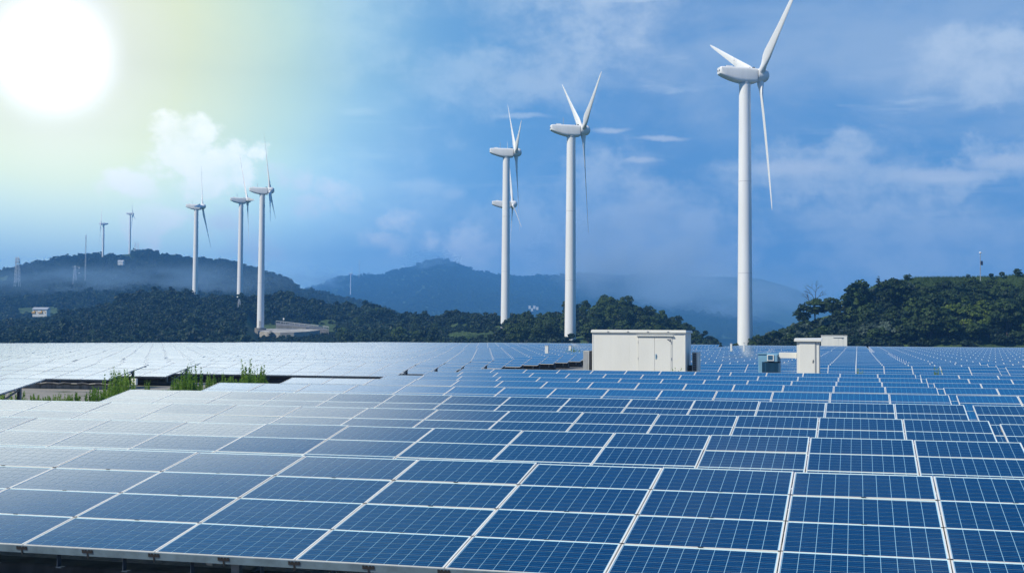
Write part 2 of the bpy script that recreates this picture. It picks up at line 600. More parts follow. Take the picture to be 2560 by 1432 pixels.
def hill_fn(n, b):
    pos = n.new('ShaderNodeNewGeometry').outputs['Position']
    a = n.noise(pos, 0.05, 6, 0.65).outputs[0]
    g = n.noise(pos, 1.6, 5, 0.7).outputs[0]
    c = n.mix(n.remap(a, 0.35, 0.65), (0.022, 0.045, 0.016, 1), (0.06, 0.10, 0.03, 1))
    c = n.mix(n.math('MULTIPLY', n.remap(g, 0.4, 0.7), 0.6), c, (0.09, 0.13, 0.045, 1))
    n.put(b.inputs['Base Color'], c)


def mountain_fn(n, b):
    pos = n.new('ShaderNodeNewGeometry').outputs['Position']
    a = n.noise(pos, 0.006, 6, 0.65).outputs[0]
    g = n.noise(pos, 0.05, 5, 0.7).outputs[0]
    c = n.mix(n.remap(a, 0.35, 0.65), (0.014, 0.035, 0.020, 1), (0.045, 0.085, 0.040, 1))
    c = n.mix(n.math('MULTIPLY', n.remap(g, 0.45, 0.7), 0.5), c, (0.06, 0.10, 0.05, 1))
    n.put(b.inputs['Base Color'], c)


M['ground'] = mat('dirt_and_grass', (0.2, 0.2, 0.15), 0.95, 0, ground_fn, 0.2)
M['hill'] = mat('grassy_slope', (0.05, 0.08, 0.03), 0.95, 0, hill_fn, 0.2)
M['mountain'] = mat('wooded_mountain', (0.03, 0.06, 0.03), 0.95, 0, mountain_fn, 0.2)

# ------------------------------------------------------------------ the lie of the land
EDGE_U = [-230, -190, -139, -93, -56, 0, 30, 60]
EDGE_Z = [-2.5, -2.2, -1.5, -1.06, -0.95, -1.18, -1.15, -1.15]
ROWV = [12.66, 18.30, 23.55, 29.80, 35.29, 41.07, 46.78, 52.26, 57.57]
ROWZ = [-1.695, -1.677, -1.641, -1.624, -1.597, -1.587, -1.615, -1.600, -1.575]


def sstep(t):
    t = np.clip(t, 0, 1)
    return t * t * (3 - 2 * t)


def table_top(u, v):
    "height of a table's upper edge over the camera's zero, from the photograph"
    e = np.interp(u, EDGE_U, EDGE_Z)
    near = np.interp(v, [0, 16, 45, 90], [-1.70, -1.695, -1.60, -1.60])
    return near + (e + 1.6) * sstep((np.asarray(v) - 90) / 165)


def ground_z(u, v):
    u, v = np.asarray(u, float), np.asarray(v, float)
    g = table_top(u, np.minimum(v, 258)) + CAMZ - 1.20
    r = np.hypot(u, v)
    out = sstep((v - 262) / 90) * 5.0 + sstep((r - 330) / 900) * 14
    back = sstep((-v) / 60) * 1.0
    return g - out - back


def noise2(x, y, s, seed=0):
    "cheap smooth value noise"
    x, y = np.asarray(x) / s + seed * 17.3, np.asarray(y) / s - seed * 9.1
    xi, yi = np.floor(x), np.floor(y)
    fx, fy = sstep(x - xi), sstep(y - yi)

    def h(a, b):
        q = np.sin(a * 127.1 + b * 311.7 + seed * 74.7) * 43758.5453
        return q - np.floor(q)
    return (h(xi, yi) * (1 - fx) + h(xi + 1, yi) * fx) * (1 - fy) + (h(xi, yi + 1) * (1 - fx) + h(xi + 1, yi + 1) * fx) * fy - 0.5


def grid_mesh(name, P, m, smooth=True, wrap=False):
    nu, nv = P.shape[:2]
    me = bpy.data.meshes.new(name)
    idx = np.arange(nu * nv).reshape(nu, nv)
    if wrap:
        idx = np.concatenate([idx, idx[:, :1]], 1)
    a, b, c, d = idx[:-1, :-1], idx[1:, :-1], idx[1:, 1:], idx[:-1, 1:]
    me.from_pydata(P.reshape(-1, 3).tolist(), [], np.stack([a, b, c, d], -1).reshape(-1, 4).tolist())
    me.materials.append(m)
    if smooth:
        me.polygons.foreach_set('use_smooth', [True] * len(me.polygons))
    me.update()
    return me


rr = np.concatenate([[0.01], np.linspace(3, 60, 24), np.linspace(66, 360, 60), np.geomspace(380, 6400, 40)])
th = np.linspace(0, 2 * math.pi, 240, endpoint=False)
gu, gv = rr[:, None] * np.cos(th), rr[:, None] * np.sin(th)
gz = ground_z(gu, gv)
structure(link('ground', grid_mesh('ground', np.stack([gu, gv, gz], -1), M['ground'], wrap=True)))

HILLS = {}


class Hill:
    def __init__(self, name, crest, foot_y, Df, Dc, Db, p, m, bump=(0, 1), nx=120, nt=(50, 16), seed=1, zback=-18):
        self.xs = [c[0] for c in crest]
        self.ys = [c[1] for c in crest]
        self.fy, self.Df, self.Dc, self.Db, self.p, self.bump, self.seed, self.zback = foot_y, Df, Dc, Db, p, bump, seed, zback
        X = np.linspace(self.xs[0], self.xs[-1], nx)
        T = np.concatenate([np.linspace(0, 1, nt[0]), np.linspace(1, 2, nt[1] + 1)[1:]])
        P = self.pos(X[None, :], T[:, None])
        structure(link(name, grid_mesh(name, P, m)))
        HILLS[name] = self

    def dep(self, q, x):
        return np.interp(x, q[0], q[1]) if isinstance(q, tuple) else np.full(np.shape(x), float(q))

    def pos(self, x, t):
        x, t = np.broadcast_arrays(np.asarray(x, float), np.asarray(t, float))
        Df, Dc, Db = self.dep(self.Df, x), self.dep(self.Dc, x), self.dep(self.Db, x)
        D = np.where(t <= 1, Df + (Dc - Df) * t, Dc + (Db - Dc) * (t - 1))
        yc = np.interp(x, self.xs, self.ys)
        fy = self.dep(self.fy, x)
        kx = (x - 1280) / F

        def zat(y, DD):
            return DD * (FW[2] + RT2[2] * kx + UP2[2] * (716 - y) / F) + CAMZ
        zf, zc = zat(fy, Df), zat(yc, Dc)
        zc = np.maximum(zc, zf + 0.01)
        z = np.where(t <= 1, zf + (zc - zf) * np.clip(t, 0, 1) ** self.dep(self.p, x), zc + (self.zback - zc) * sstep(t - 1))
        # ground point in plan at that depth (independent of height)
        dx = FW[0] + RT2[0] * kx
        dy = FW[1] + RT2[1] * kx
        X, Y = dx * D, dy * D
        a, s = self.bump
        if a:
            wv_ = np.sin(np.clip(t, 0, 2) * math.pi / 2)
            z = z + a * wv_ * (noise2(X, Y, s, self.seed) + 0.5 * noise2(X, Y, s / 2.3, self.seed + 1)) * np.where(t < 0.02, 0, 1)
        return np.stack([X, Y, z], -1)


Hill('right_hill', [(1860, 868), (1900, 862), (1940, 846), (1990, 818), (2040, 798), (2100, 782), (2128, 772), (2160, 728), (2210, 706), (2300, 693),
                    (2450, 690), (2560, 688), (2700, 690), (2950, 705)], 874, 262, 300, 390, 0.9, M['hill'], (0.8, 9), 160, seed=2, zback=-8)
Hill('center_hill', [(1180, 880), (1240, 850), (1290, 830), (1330, 820), (1400, 790), (1450, 777), (1520, 772), (1560, 776), (1640, 808), (1690, 834), (1740, 864),
                     (1830, 884)], 884, 335, 420, 540, 0.9, M['hill'], (1.0, 14), 100, seed=3)
Hill('belt_hill', [(540, 775), (660, 755), (700, 757), (760, 766), (800, 779), (870, 776), (900, 784), (990, 793), (1030, 796), (1100, 804), (1160, 797),
                   (1250, 804), (1290, 812), (1330, 818), (1400, 845), (1480, 880)], 880, ([540, 1265], [400, 305]), ([540, 900, 1265], [690, 675, 485]),
     ([540, 1265], [830, 640]), ([540, 800, 1265, 1480], [3.6, 3.4, 2.5, 2.2]), M['hill'], (1.2, 22), 160, seed=4)
Hill('wooded_slope', [(-420, 850), (-100, 835), (0, 824), (170, 798), (250, 780), (330, 747), (390, 740), (470, 740), (500, 756), (560, 756), (612, 756), (640, 800), (660, 850), (690, 884)], 884, 430, 690, 820, 1.1, M['hill'], (1.5, 26), 160, seed=5)
Hill('left_hill', [(-620, 720), (-300, 696), (0, 680), (50, 668), (126, 656), (181, 640), (214, 636), (244, 634), (264, 634), (302, 630), (340, 628), (372, 627), (392, 632), (427, 640),
                   (483, 649), (513, 651), (566, 656), (596, 664), (628, 672), (690, 690), (731, 709), (753, 728), (781, 732), (811, 741), (862, 757), (924, 770), (1010, 800), (1150, 840)],
     850, 830, 1750, 2500, 1.0, M['hill'], (9, 160), 200, (110, 20), seed=6)
Hill('far_mountain', [(700, 760), (777, 726), (810, 719), (835, 704), (867, 693), (922, 687), (957, 688), (977, 681), (1005, 673), (1032, 669), (1060, 655), (1095, 644), (1110, 645),
                      (1135, 651), (1172, 664), (1210, 673), (1250, 681), (1322, 691), (1360, 695), (1400, 694), (1450, 692), (1500, 694), (1600, 702), (1700, 720), (1850, 760), (1990, 820)],
     846, 2700, 4700, 5900, 0.95, M['mountain'], (26, 420), 260, (150, 24), seed=7)
Hill('misty_mountain', [(1250, 760), (1400, 725), (1500, 704), (1600, 688), (1700, 684), (1800, 690), (1887, 699), (1906, 703), (1933, 712), (1960, 720), (1999, 731), (2039, 752), (2100, 780),
                        (2200, 805), (2400, 826), (2750, 840)], 852, 3200, 5400, 6200, 0.95, M['mountain'], (30, 420), 220, (110, 20), seed=8)

# ------------------------------------------------------------------ solar panels
PW, PH, TILT = 1.665, 1.01, 0.1743
ct, st_ = math.cos(TILT), math.sin(TILT)


def frame_boxes(mb, x0=0.0, y0=0.0, mi=0, wv_=0.016):
    X, Y = 1.650, 1.004
    h_ = 0.006
    mb.box((x0, y0, 0), (x0 + X, y0 + h_, 0.040), mi)
    mb.box((x0, y0 + Y - h_, 0), (x0 + X, y0 + Y, 0.040), mi)
    mb.box((x0, y0 + h_, 0), (x0 + wv_, y0 + Y - h_, 0.040), mi)
    mb.box((x0 + X - wv_, y0 + h_, 0), (x0 + X, y0 + Y - h_, 0.040), mi)


mb = MB()
mb.box((0.014, 0.005, 0.028), (1.636, 0.999, 0.034))
ME_SHEET = mb.mesh('solar_panel', M['sheet'])
mb = MB()
frame_boxes(mb)
ME_FRAME = mb.mesh('frame', M['alu'])
mb = MB()
uvs = []
CP = 0.1605
mx, my = (1.65 - CP * 10) / 2 + 0.0025, (1.004 - CP * 6) / 2 + 0.0015
for i in range(10):
    for j in range(6):
        x, y = mx + i * CP, my + j * CP
        s_ = CP - 0.0060
        mb.add([(x, y, 0.0353), (x + s_, y, 0.0353), (x + s_, y + s_, 0.0353), (x, y + s_, 0.0353)], [(0, 1, 2, 3)])
        uvs += [0, 0, 1, 0, 1, 1, 0, 1]
ME_CELLS = mb.mesh('cell_sheet', M['cell'])
ME_CELLS.uv_layers.new(name='UVMap').data.foreach_set('uv', uvs)


def panel_array_mesh(name, nx, ny):
    "nx by ny framed panels in the table's own slope, each a framed slab"
    mb, uvs = MB(), []
    for i in range(nx):
        for j in range(ny):
            x0, y0 = i * PW, j * PH
            X, Y, e, ey = 1.65, 1.004, 0.020, 0.004
            vs = [(x0, y0, 0), (x0 + X, y0, 0), (x0 + X, y0 + Y, 0), (x0, y0 + Y, 0),
                  (x0, y0, 0.04), (x0 + X, y0, 0.04), (x0 + X, y0 + Y, 0.04), (x0, y0 + Y, 0.04),
                  (x0 + e, y0 + ey, 0.04), (x0 + X - e, y0 + ey, 0.04), (x0 + X - e, y0 + Y - ey, 0.04), (x0 + e, y0 + Y - ey, 0.04),
                  (x0 + e, y0 + ey, 0.034), (x0 + X - e, y0 + ey, 0.034), (x0 + X - e, y0 + Y - ey, 0.034), (x0 + e, y0 + Y - ey, 0.034)]
            fr = [(0, 1, 5, 4), (1, 2, 6, 5), (2, 3, 7, 6), (3, 0, 4, 7), (4, 5, 9, 8), (5, 6, 10, 9), (6, 7, 11, 10), (7, 4, 8, 11),
                  (8, 9, 13, 12), (9, 10, 14, 13), (10, 11, 15, 14), (11, 8, 12, 15), (3, 2, 1, 0)]
            b = mb.add(vs, fr, 0)
            uvs += [0, 0] * 4 * 13
            mb.f.append((b + 12, b + 13, b + 14, b + 15))
            mb.m.append(1)
            uvs += [0, 0, 10, 0, 10, 6, 0, 6]
    me = mb.mesh(name, [M['alu'], M['grid']])
    me.uv_layers.new(name='UVMap').data.foreach_set('uv', uvs)
    return me


ME_PANEL = panel_array_mesh('solar_panel', 1, 1)
ME_ARRAY = panel_array_mesh('panel_array', 14, 4)
NPX = 14
TL = NPX * PW
# support pieces (shared meshes)


def one(fn, name, m, smooth=False):
    b = MB()
    fn(b)
    return b.mesh(name, m, smooth)


DEEP = 4 * PH * ct
ME_FPOST = one(lambda b: b.box((-0.05, -0.04, -0.15), (0.05, 0.04, 0.60)), 'front_post', M['post'])
ME_RPOST = one(lambda b: b.box((-0.06, -0.05, -0.15), (0.06, 0.05, 1.02)), 'rear_post', M['post'])
ME_BRACE = one(lambda b: (b.bar((0, 0.75, 0.58), (0, 2.75, 0.16), 0.045), b.bar((0.05, 0.75, 0.12), (0.05, 2.75, 0.86), 0.045)), 'brace', M['post'])
ME_RAFTER = one(lambda b: b.bar((0, 0.10, 0.445), (0, DEEP - 0.12, 0.445 + (DEEP - 0.22) * math.tan(TILT)), 0.07, 0.09), 'rafter', M['post'])
ME_PURLIN = one(lambda b: b.box((0, -0.03, -0.05), (TL - 0.015, 0.03, -0.004)), 'purlin', M['rail'])
ME_BEAM = one(lambda b: b.bbox((-0.15, 0.42, -0.25), (TL + 0.1, 0.86, 0.30), 0.02), 'foundation_beam', M['concrete'])
ME_BEAM2 = one(lambda b: b.bbox((-0.15, 0.62, -0.25), (TL + 0.1, 1.05, 0.20), 0.02), 'foundation_beam', M['concrete_shaded'])
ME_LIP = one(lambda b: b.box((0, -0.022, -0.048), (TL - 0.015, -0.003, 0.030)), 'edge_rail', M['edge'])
ME_LIP2 = one(lambda b: b.box((0, -0.022, -0.048), (TL - 0.015, -0.003, 0.038)), 'edge_rail', M['edge_shaded'])


def _clamp(b):
    # one toothed strip: a plate with four blocks and a tongue, drawn as a single outline
    o = [(-0.066, -0.012), (-0.008, -0.012), (-0.008, -0.07), (0.008, -0.07), (0.008, -0.012), (0.066, -0.012), (0.066, 0.026), (0.044, 0.026), (0.044, 0.012),
         (0.031, 0.012), (0.031, 0.026), (0.009, 0.026), (0.009, 0.012), (-0.009, 0.012), (-0.009, 0.026), (-0.031, 0.026), (-0.031, 0.012), (-0.044, 0.012), (-0.044, 0.026), (-0.066, 0.026)]
    n_ = len(o)
    b.add([(x, -0.03, z) for x, z in o] + [(x, -0.0226, z) for x, z in o], [tuple(range(n_)), tuple(reversed(range(n_, 2 * n_)))] + [(i, n_ + i, n_ + (i + 1) % n_, (i + 1) % n_) for i in range(n_)])


ME_CLAMP = one(_clamp, 'edge_clamp', M['clamp'])
ME_MIDCLAMP = one(lambda b: b.box((-0.028, -0.007, 0.0402), (0.028, 0.007, 0.0450)), 'mid_clamp', M['clamp'])
ME_BRACKET = one(lambda b: (b.box((-0.02, 0.05, 0.29), (-0.012, 0.12, 0.44)), b.box((-0.02, 0.03, 0.29), (0.05, 0.12, 0.30))), 'bracket', M['edge_shaded'])


def _farframe(b):
    for k in range(7):
        x = 0.6 + k * (TL - 1.2) / 6
        b.box((x - 0.06, 2.95, -0.3), (x + 0.06, 3.07, 1.0))
        b.box((x - 0.05, 0.72, -0.3), (x + 0.05, 0.82, 0.60))
    for y in (0.5, 3.2):
        b.bar((0.05, y, 0.5 + y * math.tan(TILT) - 0.03), (TL - 0.05, y, 0.5 + y * math.tan(TILT) - 0.03), 0.06)
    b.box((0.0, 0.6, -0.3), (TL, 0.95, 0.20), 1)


ME_FARFRAME = one(_farframe, 'support_frame', [M['post'], M['concrete_shaded']])
TABLE_GROUP = 'rows of solar tables'


def solar_table(u0, v0, label, level, npx=NPX, zadj=0.0, xlim=None):
    """u0, v0: left front corner.  level 0 = panel, frame and cells apart; 1 = each panel an object; 2 = far, joined panels"""
    zt = float(table_top(u0 + TL / 2 if level == 2 else max(u0, min(0, u0 + TL)), v0 + DEEP)) + CAMZ + zadj
    zb = zt - 1.20                                   # ground under the table: its lower edge stands 0.5 m up
    t = thing('solar_table', label, 'solar table', (u0, v0, zb), 0.0, TABLE_GROUP)
    if level == 2:
        a = link('panel_array', ME_ARRAY, t, (0, 0, 0.50), (TILT, 0, 0))
        a['kind'] = 'stuff'
        link('support_frame', ME_FARFRAME, t)
        return t
    for j in range(4):
        for i in range(npx):
            if xlim:
                X, _ = px((u0 + (i + 0.5) * PW, v0 + j, zb + 0.8))
                if not (xlim[0] < X < xlim[1]):
                    continue
            loc = (i * PW, j * PH * ct, 0.50 + j * PH * st_)
            tl = (TILT + random.gauss(0, 0.003), random.gauss(0, 0.002), 0)
            if level == 0:
                p = link('solar_panel', ME_SHEET, t, loc, tl)
                link('frame', ME_FRAME, p)
                c = link('cell_sheet', ME_CELLS, p)
                c['kind'] = 'stuff'
            else:
                link('solar_panel', ME_PANEL, t, loc, tl)
    n = 6
    for k in range(n):
        x = 0.35 + k * (npx * PW - 0.7) / (n - 1)
        link('front_post', ME_FPOST, t, (x, 0.75, 0))
        link('rear_post', ME_RPOST, t, (x, 2.95, 0))
        link('rafter', ME_RAFTER, t, (x, 0, 0))
        link('brace', ME_BRACE, t, (x + 0.07, 0, 0))
    for yy in (0.30, 1.75, 2.3, 3.75):
        link('purlin', ME_PURLIN, t, (0, yy * ct, 0.50 + yy * st_), (TILT, 0, 0), (npx / NPX, 1, 1))
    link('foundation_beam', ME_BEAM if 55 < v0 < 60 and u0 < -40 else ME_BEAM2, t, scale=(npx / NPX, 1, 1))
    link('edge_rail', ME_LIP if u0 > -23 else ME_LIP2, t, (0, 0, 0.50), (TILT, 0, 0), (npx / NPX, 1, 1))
    return t


U_L = -0.77 - 12 * PW            # left end of the near block, on the joints seen in the photograph
U_G = U_L + TL                   # the gap between the two sections of a row
XL = (-420, 2980)
for r_, (v0, z0) in enumerate(zip(ROWV, ROWZ)):
    zadj = z0 - float(table_top(0, v0 + DEEP))
    lev = 0 if r_ < 4 else 1
    pos_ = ORD[r_] + ' row from the camera' if r_ else 'nearest row'
    cut = 1 if r_ >= 6 else 0
    t = solar_table(U_L + cut * PW, v0, f'blue solar table, {pos_}, left section of the near block', lev, NPX - cut, zadj=zadj, xlim=XL)
    if r_ == 0:
        for i in range(15):
            for xx in ((i * PW - 0.0075,) if i else ()) + ((i + 0.5) * PW,):
                link('edge_clamp', ME_CLAMP, t, (xx, -0.001, 0.50), (TILT, 0, 0))
                for j in range(1, 4):
                    link('mid_clamp', ME_MIDCLAMP, t, (xx, (j * PH - 0.003) * ct, 0.50 + (j * PH - 0.003) * st_), (TILT, 0, 0))
            for q in (0.25, 0.75):
                link('bracket', ME_BRACKET, t, ((i + q) * PW, 0, 0))
    if r_ >= 1:
        solar_table(U_G + 0.19, v0, f'blue solar table, {pos_}, right of the gap in the near block', lev,
                    zadj=zadj - (0.05 if r_ == 2 else 0), xlim=XL)

# far right block, behind the service road
for r_ in range(31):
    v0 = 79.4 + r_ * 5.72
    for s_ in range(4):
        u0 = -0.09 - (9 if r_ < 3 else 12 if r_ < 14 else 13) * PW + s_ * (TL + (0.19 if s_ != 1 else 0.45))
        if px((u0, v0, 1))[0] > 2620 or px((u0 + TL, v0, 1))[0] < 1500:
            continue
        if 15 <= r_ <= 16 and s_ == 0:
            continue
        solar_table(u0, v0, f'small blue solar table, {ORD[r_]} row behind the cabins, {ORD[s_]} section from its left end', 1 if r_ < 3 else 2, xlim=(1400, 2760))

# left block, beyond the diagonal track
solar_table(-28.45 - TL, 36.70, 'pale glaring solar table at the left edge, its propped end over bare gravel', 1, xlim=(-500, 3000))
for r_ in range(34):
    v0 = 58.4 + r_ * 5.7
    ur = -37.2 if r_ < 2 else -25.75
    s_ = 0
    while True:
        u1 = ur - s_ * (TL + 0.19)
        if px((u1, v0, 1))[0] < -60:
            break
        near = r_ < 6 and s_ < 2
        lab = f'pale glaring solar table, {ORD[r_]} row of the left field, {ORD[s_]} section from its right end'
        solar_table(u1 - TL, v0, lab, 1 if near else 2, xlim=(-300, 3000))
        s_ += 1

# ------------------------------------------------------------------ white cabins, cabinet, transformer
V_CAB = 67.5


def wx(x, v=V_CAB, y=880):
    return atv(x, y, v)[0]


def wz(x, y, v=V_CAB):
    return atv(x, y, v)[2]


x0, x1 = wx(1482), wx(1712)
zt = wz(1600, 826)
zg = float(ground_z(-11, V_CAB))
cab = thing('equipment_cabin', 'large cream prefabricated equipment cabin with double doors beyond the near panels', 'equipment cabin', (x0, V_CAB, zg))
Wc, Hc, Dc_ = x1 - x0, zt - zg, 2.5
SEAM = 5
link('base_plinth', one(lambda b: b.bbox((-0.05, -0.05, -0.3), (Wc + 0.05, Dc_ + 0.05, 0.55), 0.02), 'base_plinth', M['concrete']), cab)
dx0, dx1, dtop, dbot = wx(1596) - x0, wx(1678) - x0, wz(1640, 842.5) - zg, 0.62
for k in range(SEAM):
    a, b_ = k * Wc / SEAM, (k + 1) * Wc / SEAM
    link('wall_panel', one(lambda b: b.box((a + 0.0012, 0, 0.552), (b_ - 0.0012, 0.06, Hc - 0.12)), 'wall_panel', M['cream']), cab)
link('wall_core', one(lambda b: b.box((0.03, 0.063, 0.553), (Wc - 0.03, Dc_ - 0.03, Hc - 0.125)), 'wall_core', M['cream']), cab)
for xx in (0.0, Wc):
    link('corner_post', one(lambda b: b.box((xx - 0.03 if xx else -0.03, -0.012, 0.554), (xx + 0.03, 0.07, Hc - 0.121)), 'corner_post', M['cream']), cab)
link('side_panel', one(lambda b: b.box((Wc - 0.028, 0.075, 0.554), (Wc + 0.012, Dc_ - 0.02, Hc - 0.121)), 'side_panel', M['cream']), cab)
rf = link('roof', one(lambda b: (b.bbox((-0.09, -0.09, Hc - 0.118), (Wc + 0.09, Dc_ + 0.09, Hc), 0.02), b.box((-0.06, -0.06, Hc + 0.0005), (Wc + 0.06, Dc_ + 0.06, Hc + 0.03))), 'roof', M['cream']), cab)
for k in range(4):
    link('drain_spout', one(lambda b: b.box((-0.05, -0.115, Hc - 0.075), (0.05, -0.0905, Hc - 0.035)), 'drain_spout', M['grey']), rf, ((k + 0.78) * Wc / 4.6, 0, 0))
dw = (dx1 - dx0) / 2
for k in range(2):
    d = link('door', one(lambda b: b.bbox((dx0 + k * dw + 0.006, -0.035, dbot), (dx0 + (k + 1) * dw - 0.006, -0.002, dtop), 0.006), 'door', M['cream']), cab)
    if k == 1:
        hx, hz = wx(1640.5) - x0, wz(1640, 891) - zg
        link('handle', one(lambda b: (b.bbox((hx - 0.035, -0.05, hz - 0.13), (hx + 0.035, -0.0355, hz + 0.13), 0.008), b.bar((hx, -0.07, hz - 0.02), (hx, -0.07, hz + 0.11), 0.03)), 'handle', M['steelblue']), d)
    for q in (0.12, 0.5, 0.88):
        xx = dx0 - 0.012 if k == 0 else dx1 + 0.012
        zz = dbot + (dtop - dbot) * q
        link('hinge', one(lambda b: b.box((xx - 0.014, -0.04, zz - 0.07), (xx + 0.014, -0.003, zz + 0.07)), 'hinge', M['grey']), d)
link('door_canopy', one(lambda b: b.box((dx0 - 0.09, -0.11, dtop + 0.05), (dx1 + 0.12, -0.002, dtop + 0.10)), 'door_canopy', M['cream']), cab)
link('door_frame', one(lambda b: (b.box((dx0 - 0.05, -0.02, dbot), (dx0 - 0.004, -0.0015, dtop + 0.045)), b.box((dx1 + 0.004, -0.02, dbot), (dx1 + 0.05, -0.0015, dtop + 0.045)),
                                  b.box((dx0 - 0.004, -0.02, dtop + 0.005), (dx1 + 0.004, -0.0015, dtop + 0.045))), 'door_frame', M['cream']), cab)
# dark corner emblem on the right door: a triangle with pale lettering strokes
ax_, bx_, ay_, by_ = wx(1666.5) - x0, wx(1677) - x0, wz(1670, 847.5) - zg, wz(1670, 855.5) - zg


def _sign(b):
    b.add([(ax_, -0.0375, ay_), (bx_, -0.0375, ay_), (bx_, -0.0375, by_), (ax_, -0.0355, ay_), (bx_, -0.0355, ay_), (bx_, -0.0355, by_)],
          [(0, 2, 1), (3, 4, 5), (0, 1, 4, 3), (1, 2, 5, 4), (2, 0, 3, 5)])


sg = link('corner_emblem', one(_sign, 'corner_emblem', M['sign']), cab)


def _mark(b):
    for k in range(4):
        xa = ax_ + (0.50 + k * 0.11) * (bx_ - ax_)
        b.box((xa, -0.0385, ay_ - 0.075), (xa + 0.016, -0.0377, ay_ - 0.035))
        b.box((xa, -0.0385, ay_ - 0.046 - 0.012 * (k % 2)), (xa + 0.024, -0.0378, ay_ - 0.040 - 0.012 * (k % 2)))


link('emblem_mark', one(_mark, 'emblem_mark', M['alu']), sg)


def ac_unit(xa, xb, ya, yb, label, face):
    ua, ub = wx(xa, V_CAB + 0.9), wx(xb, V_CAB + 0.9)
    za, zb_ = wz(xa, yb, V_CAB + 0.9), wz(xa, ya, V_CAB + 0.9)
    H = zb_ - za + 0.5
    t = thing('air_conditioner', label, 'air conditioner', (ua, V_CAB + 0.9, za - 0.5), 0, 'outdoor air conditioning units on the cabin')
    Wd = ub - ua
    link('casing', one(lambda b: b.bbox((0, 0, 0.05), (Wd, 0.95, H), 0.015), 'casing', M['grey'] if face < 0 else M['cream']), t)
    link('foot', one(lambda b: (b.box((0.02, 0.1, -0.6), (Wd - 0.02, 0.2, 0.049)), b.box((0.02, 0.75, -0.6), (Wd - 0.02, 0.85, 0.049))), 'foot', M['dark']), t)

    def coil(b):
        b.box((0.03, -0.006, 0.12), (Wd * 0.72, -0.001, H - 0.06))
    g = link('coil', one(coil, 'coil', M['dark'] if face > 0 else M['grey']), t)

    def bars(b):
        nb = 13 if face > 0 else 4
        for k in range(nb):
            z = 0.14 + k * (H - 0.22) / (nb - 1)
            b.box((0.03, -0.014, z), (Wd * 0.72, -0.0065, z + 0.014))
        for k in range(4):
            x = 0.03 + k * (Wd * 0.72 - 0.045) / 3
            b.box((x, -0.018, 0.12), (x + 0.012, -0.0145, H - 0.06))
    link('guard', one(bars, 'guard', M['grey']), g)
    if face < 0:
        link('shroud', one(lambda b: b.box((Wd + 0.002, 0.05, 0.1), (Wd + 0.10, 0.9, H - 0.03)), 'shroud', M['dark']), t)
    else:
        link('bracket', one(lambda b: b.box((-0.22, 0.1, 0.02), (-0.02, 0.8, H * 0.55)), 'bracket', M['dark']), t)
    return t


ac_unit(1458, 1473, 876, 931, 'grey air conditioning unit by the left wall of the large cabin', -1)
ac_unit(1730, 1746, 879, 931, 'air conditioning unit with a dark coil by the right wall of the large cabin', 1)

# distribution cabinet
V_BOX = 67.0
bx0, bx1 = wx(1992, V_BOX), wx(2049, V_BOX)
zt = wz(2020, 853.5, V_BOX)
zg = float(ground_z(-3, V_BOX))
Wb, Hb = bx1 - bx0, zt - zg
box = thing('distribution_cabinet', 'tall narrow cream electrical cabinet with a sloping cap beside the transformer', 'electrical cabinet', (bx0, V_BOX, zg))
link('body', one(lambda b: b.bbox((0, 0, -0.1), (Wb, 0.75, Hb), 0.01), 'body', M['cream']), box)
d = link('door', one(lambda b: b.bbox((0.13, -0.03, 0.4), (Wb * 0.80, -0.002, Hb - 0.03), 0.008), 'door', M['cream']), box)
hx, hz = wx(2032.5, V_BOX) - bx0, wz(2032, 903, V_BOX) - zg
link('handle', one(lambda b: (b.bbox((hx - 0.02, -0.045, hz - 0.09), (hx + 0.02, -0.0305, hz + 0.02), 0.006), b.lathe([(0.045, 0), (0.045, 0.012)], 12, 0, 'x', (hx, -0.04, hz + 0.05))), 'handle', M['dark']), d)
link('edge_trim', one(lambda b: b.box((Wb * 0.82, -0.025, 0.4), (Wb * 0.845, -0.002, Hb - 0.02)), 'edge_trim', M['grey']), box)
link('edge_trim', one(lambda b: b.box((Wb * 0.965, -0.012, 0.4), (Wb * 0.985, -0.002, Hb - 0.02)), 'edge_trim', M['grey']), box)


def _cap(b):
    e = 0.13
    zc = Hb + 0.002
    vs = [(-e, -e, zc), (Wb + e * 0.8, -e, zc), (Wb + e * 0.8, 0.9, zc), (-e, 0.9, zc),
          (-e, -e, zc + 0.10), (Wb + e * 0.8, -e, zc + 0.12), (Wb + e * 0.8, 0.9, zc + 0.19), (-e, 0.9, zc + 0.17)]
    b.add(vs, [(3, 2, 1, 0), (4, 5, 6, 7), (0, 1, 5, 4), (1, 2, 6, 5), (2, 3, 7, 6), (3, 0, 4, 7)])


link('cap', one(_cap, 'cap', M['cream']), box)
link('side_vent', one(lambda b: b.box((Wb + 0.001, 0.2, 0.9), (Wb + 0.05, 0.55, 1.15)), 'side_vent', M['sign']), box)

# transformer with radiators and bus duct
V_TR = 67.2
tx0, tx1 = wx(1894, V_TR), wx(1948, V_TR)
zt = wz(1920, 883, V_TR)
zg = float(ground_z(-7, V_TR))
Wt, Ht = tx1 - tx0, zt - zg
tr = thing('transformer', 'blue grey oil transformer with dark radiator fins left of the cabinet', 'transformer', (tx0, V_TR, zg))
link('tank', one(lambda b: b.bbox((0.0, 0.45, 0.0), (Wt, 1.5, Ht - 0.05), 0.02), 'tank', M['steelblue']), tr)
link('tank_lid', one(lambda b: (b.box((-0.06, 0.40, Ht - 0.049), (Wt + 0.05, 1.56, Ht)), *[b.box((0.05 + k * (Wt - 0.1) / 6 - 0.015, 0.42, Ht + 0.0005), (0.05 + k * (Wt - 0.1) / 6 + 0.015, 0.45, Ht + 0.03)) for k in range(7)]), 'tank_lid', M['steelblue']), tr)
rx0, rx1 = wx(1914, V_TR) - tx0, wx(1946, V_TR) - tx0
nf = 12
